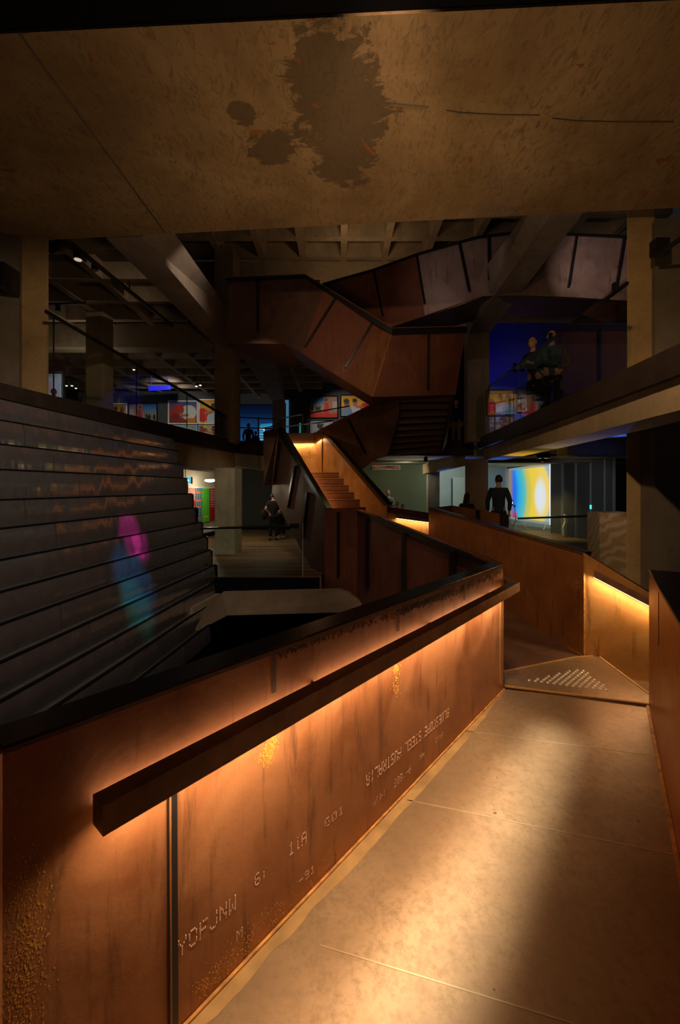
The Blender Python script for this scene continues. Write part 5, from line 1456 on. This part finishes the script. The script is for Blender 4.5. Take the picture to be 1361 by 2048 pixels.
    for sd in (0, 1):
        sg = -1 if sd == 0 else 1; el, wr = arms[sd]
        el = Vector((el[0], el[1] + ly(el[2]), el[2])); wr = Vector((wr[0], wr[1] + ly(wr[2]), wr[2])); shp = Vector((sg * .17, ly(1.39), 1.39))
        if sleeves: ch([(tuple(shp), .075), (tuple(el), .058), (tuple(el.lerp(wr, .85)), .042)], c_)
        else: ch([(tuple(shp), .075), (tuple(shp.lerp(el, .75)), .06)], c_)
    addobj('top', skin_mesh(V_, E_, 0), top)
    V_, E_ = [], []
    p_ = av((0, 0, .95), (.14, .11))
    for sd in (0, 1):
        sg = -1 if sd == 0 else 1; kn, an = legs[sd]
        ch([((sg * .09, 0, .86), .11), (kn, .078), (tuple(Vector(kn).lerp(Vector(an), .9)), .062)], p_)
    addobj('trousers', skin_mesh(V_, E_, 0), bottom)
    for sd in (0, 1):
        kn, an = legs[sd]
        sm = NB(); ball(sm, (an[0], an[1] - .06, .035), 1, (.048, .13, .045), 12, 8)
        for v in sm.verts: v.co.z = max(v.co.z, 0.0)
        sme = bpy.data.meshes.new('shoe'); sm.to_mesh(sme); sm.free(); addobj('shoe', sme, shoes)
    if bag:
        gm = NB(); ball(gm, bag, 1, (.13, .08, .2), 14, 10); gme = bpy.data.meshes.new('coat'); gm.to_mesh(gme); gm.free()
        addobj('held_coat', gme, 'cloth_black')
    return rt

PI = math.pi
HIP = (((-.30, .10, 1.14), (-.14, -.02, .98)), ((.30, .10, 1.14), (.14, -.02, .98)))
HOLD = (((-.24, -.05, 1.14), (-.08, -.28, 1.18)), ((.24, -.05, 1.14), (.06, -.28, 1.18)))
person('person in black with bare arms, hand on hip, looking up on the timber floor', Vector((pl(547, 15.3), 15.3, 0)), 1.70, rot=PI + .3, arms=HIP, sleeves=False, head_tilt=-.2, bag=(.32, .0, .95))
person('person in dark clothes and white-soled shoes standing behind the hand-on-hip visitor', Vector((pl(563, 15.9), 15.9, 0)), 1.74, rot=PI + .9, head_tilt=-.35, shoes='shoe_white', top='cloth_black')
person('man with short hair in a dark jacket, standing in front of the projection', Vector((pl(998, 10.4), 10.4, .38)), 1.80, rot=PI * .9, top='cloth_navy', head_turn=.35)
person('visitor with long dark hair seen behind the inner steel wall', Vector((pl(934, 12.0), 12.0, 0)), 1.72, rot=PI * .75, long_hair=True, top='cloth_black')
person('man in a grey sweater with crossed arms in front of the green wall', Vector((pl(777, 17.4), 17.4, 0)), 1.78, rot=-.3, arms=HOLD, top='cloth_grey', hair='hair_grey', head_tilt=.25)
person('dark-haired visitor at the left shoulder of the man in the grey sweater', Vector((pl(763.5, 18.4), 18.4, 0)), 1.64, rot=.4, arms=HOLD, top='cloth_tan')
person('child in red with dark hair beside the grey-sweater man', Vector((pl(795, 16.8), 16.8, 0)), 1.34, rot=-.7, arms=HOLD, top='cloth_red')
person('small child in blue beside the child in red', Vector((pl(806, 16.3), 16.3, 0)), 1.24, rot=-1.0, arms=HOLD, top='cloth_denim')
person('bald visitor in black leaning at the right gallery glass', Vector((pl(1072, 10.1), 10.1, 3.36)), 2.06, rot=-.9, arms=HOLD, bald=True, lean=.15)
person('taller visitor in a denim jacket beside the bald one at the gallery glass', Vector((pl(1105, 9.75), 9.75, 3.35)), 2.10, rot=-.5, arms=HIP, top='cloth_denim', lean=.1)
person('standing silhouette of a visitor in front of the blue screen', Vector((pl(497, 21.0), 21.0, 3.33)), 1.72, rot=PI)
person('small silhouette of a child in front of the blue screen', Vector((pl(511.5, 20.6), 20.6, 3.33)), 1.28, rot=PI)
person('visitor in a dark top and pale trousers by the glass right of the folded stair', Vector((pl(913, 14.9), 14.9, 3.33)), 1.62, rot=-.4, bottom='cloth_tan', hair='hair_grey')
person('visitor with dark hair whose head shows beside the golden left column', Vector((pl(108, 13.5), 13.5, 3.33)), 1.68, rot=.4, top='cloth_black')

# ================================================================== ROOM LIGHT
# added unseen fill spots for walkway, walls, columns and stair
lamp('AREA', 'soffit_fill', (0.3, 4.9, 3.0), (.3, 5.4, 6.2), 32, WARM2, size=1.2)  # added fill that brightens the soffit, hangs free without a fixture
def spot(name, loc, tgt, p, c, size=.8, blend=.9, soft=.06):
    return lamp('SPOT', name, loc, tgt, p, c, spot_size=size, spot_blend=blend, shadow_soft_size=soft)
spot('walkway_fill', (0.9, 2.0, 6.1), (2.3, 5.8, .7), 440, (1, .62, .34), .75)
spot('walkway_fill', (-.2, 2.2, 6.1), (.2, 7.5, .0), 290, (1, .72, .5), .7)
spot('column_fill', (1.2, 2.0, 5.0), (4.5, 7.0, 4.4), 230, (1, .62, .28), .85)
spot('column_fill', (-1.0, 2.0, 5.0), (-5.3, 7.4, 4.2), 270, (1, .68, .38), .6)
spot('pier_fill', (1.2, 2.4, 4.9), (4.8, 6.6, 1.5), 330, (1, .66, .34), 1.15)
spot('cladding_fill', (-.6, 2.6, 6.0), (-4.6, 6.2, .3), 520, (1, .82, .68), 1.2)
spot('stair_fill', (.4, 2.2, 5.9), (.6, 10.0, 5.8), 180, (1, .66, .44), .7)
spot('stair_side_fill', (-2.4, 7.5, 2.7), (-.9, 11.2, 1.2), 26, (1, .82, .7), 1.0)
lamp('AREA', 'waffle_light', (.5, 11.5, 7.7), (.8, 13.0, 9.4), 12, WARM2, size=.6)
lamp('AREA', 'gallery_ceiling_light', (-8, 13, 5.5), (-8, 14, 7.3), 6, (1, .85, .7), size=1.5)
lamp('SPOT', 'blue_wall_lamp', (5.2, 14.2, 4.2), (5.4, 16.8, 5.6), 60, (.03, .05, 1), spot_size=1.8, spot_blend=1.0, shadow_soft_size=.05)
# added unseen strip lamp that lays a bright band on the deck
strip_light('deck_band_fill', (1.60, 3.15, 6.2), (.12, 1.30, 6.2), (0, 0, -1), .10, 5.5, (1, .88, .68), 5)
# added coloured spots standing in for colour reflected in the cladding
lamp('SPOT', 'magenta_fill', (-1.0, 5.2, 5.6), P(225, 1195, 7.0), 2400, (1, .02, .55), spot_size=.13, spot_blend=.6, shadow_soft_size=.03)
lamp('SPOT', 'cyan_fill', (-1.0, 4.8, 5.6), P(225, 1310, 6.7), 1500, (.0, .36, 1), spot_size=.16, spot_blend=.7, shadow_soft_size=.03)
spot('corner_blue_fill', (2.6, 7.6, 7.0), (1.1, 4.8, 1.2), 140, (.03, .08, 1), .3, .9, .02)  # added blue spot that tints the wall caps
spot('near_wall_fill', (-.3, .6, 4.5), (2.4, 3.0, .75), 120, (1, .62, .30), .5)  # added unseen fill for the near right wall
spot('panel_fill', P(1130, 935, 13.0), P(1165, 1000, 15.8), 45, (.95, .95, 1), 1.3, .9, .03)  # added fill for the tall dark panels
spot('cladding_fill', (-1.0, 7.9, 6.9), (-4.0, 8.3, .9), 120, (1, .93, .85), .5, .9, .03)  # added fill for the far end of the cladding
spot('magenta_fill', (-1.0, 5.2, 5.6), P(232, 1196, 7.0), 4200, (1, .05, .5), .05, .7, .01)  # added hot cores for the coloured reflection on the cladding
spot('magenta_fill', (-1.0, 5.2, 5.6), P(240, 1232, 7.0), 3600, (1, .05, .5), .035, .7, .01)
spot('teal_fill', (-1.0, 4.8, 5.6), P(238, 1350, 6.5), 900, (.0, 1, .75), .12, .8, .02)
spot('beam_fill', (-1.2, 7.8, 6.8), (-5.0, 10.4, 6.2), 130, (1, .78, .58), .75, .9, .02)  # added fill for the left beam, hidden behind the soffit edge
spot('floor_fill', (-1.4, 7.8, 6.9), (-2.7, 12.8, .3), 420, (1, .76, .48), .62, .9, .02)  # added hidden fill for the timber floor and its column
spot('plate_fill', (5.0, 7.9, 7.05), (6.2, 10.1, 7.2), 60, (1, .76, .66), 1.1, .9, .02)  # added hidden fill for the right plates of the top flight
spot('plate_fill', (1.2, 7.7, 7.3), (3.2, 10.6, 7.4), 24, (1, .76, .66), 1.2, .9, .02)  # added hidden fill for the middle plates of the top flight
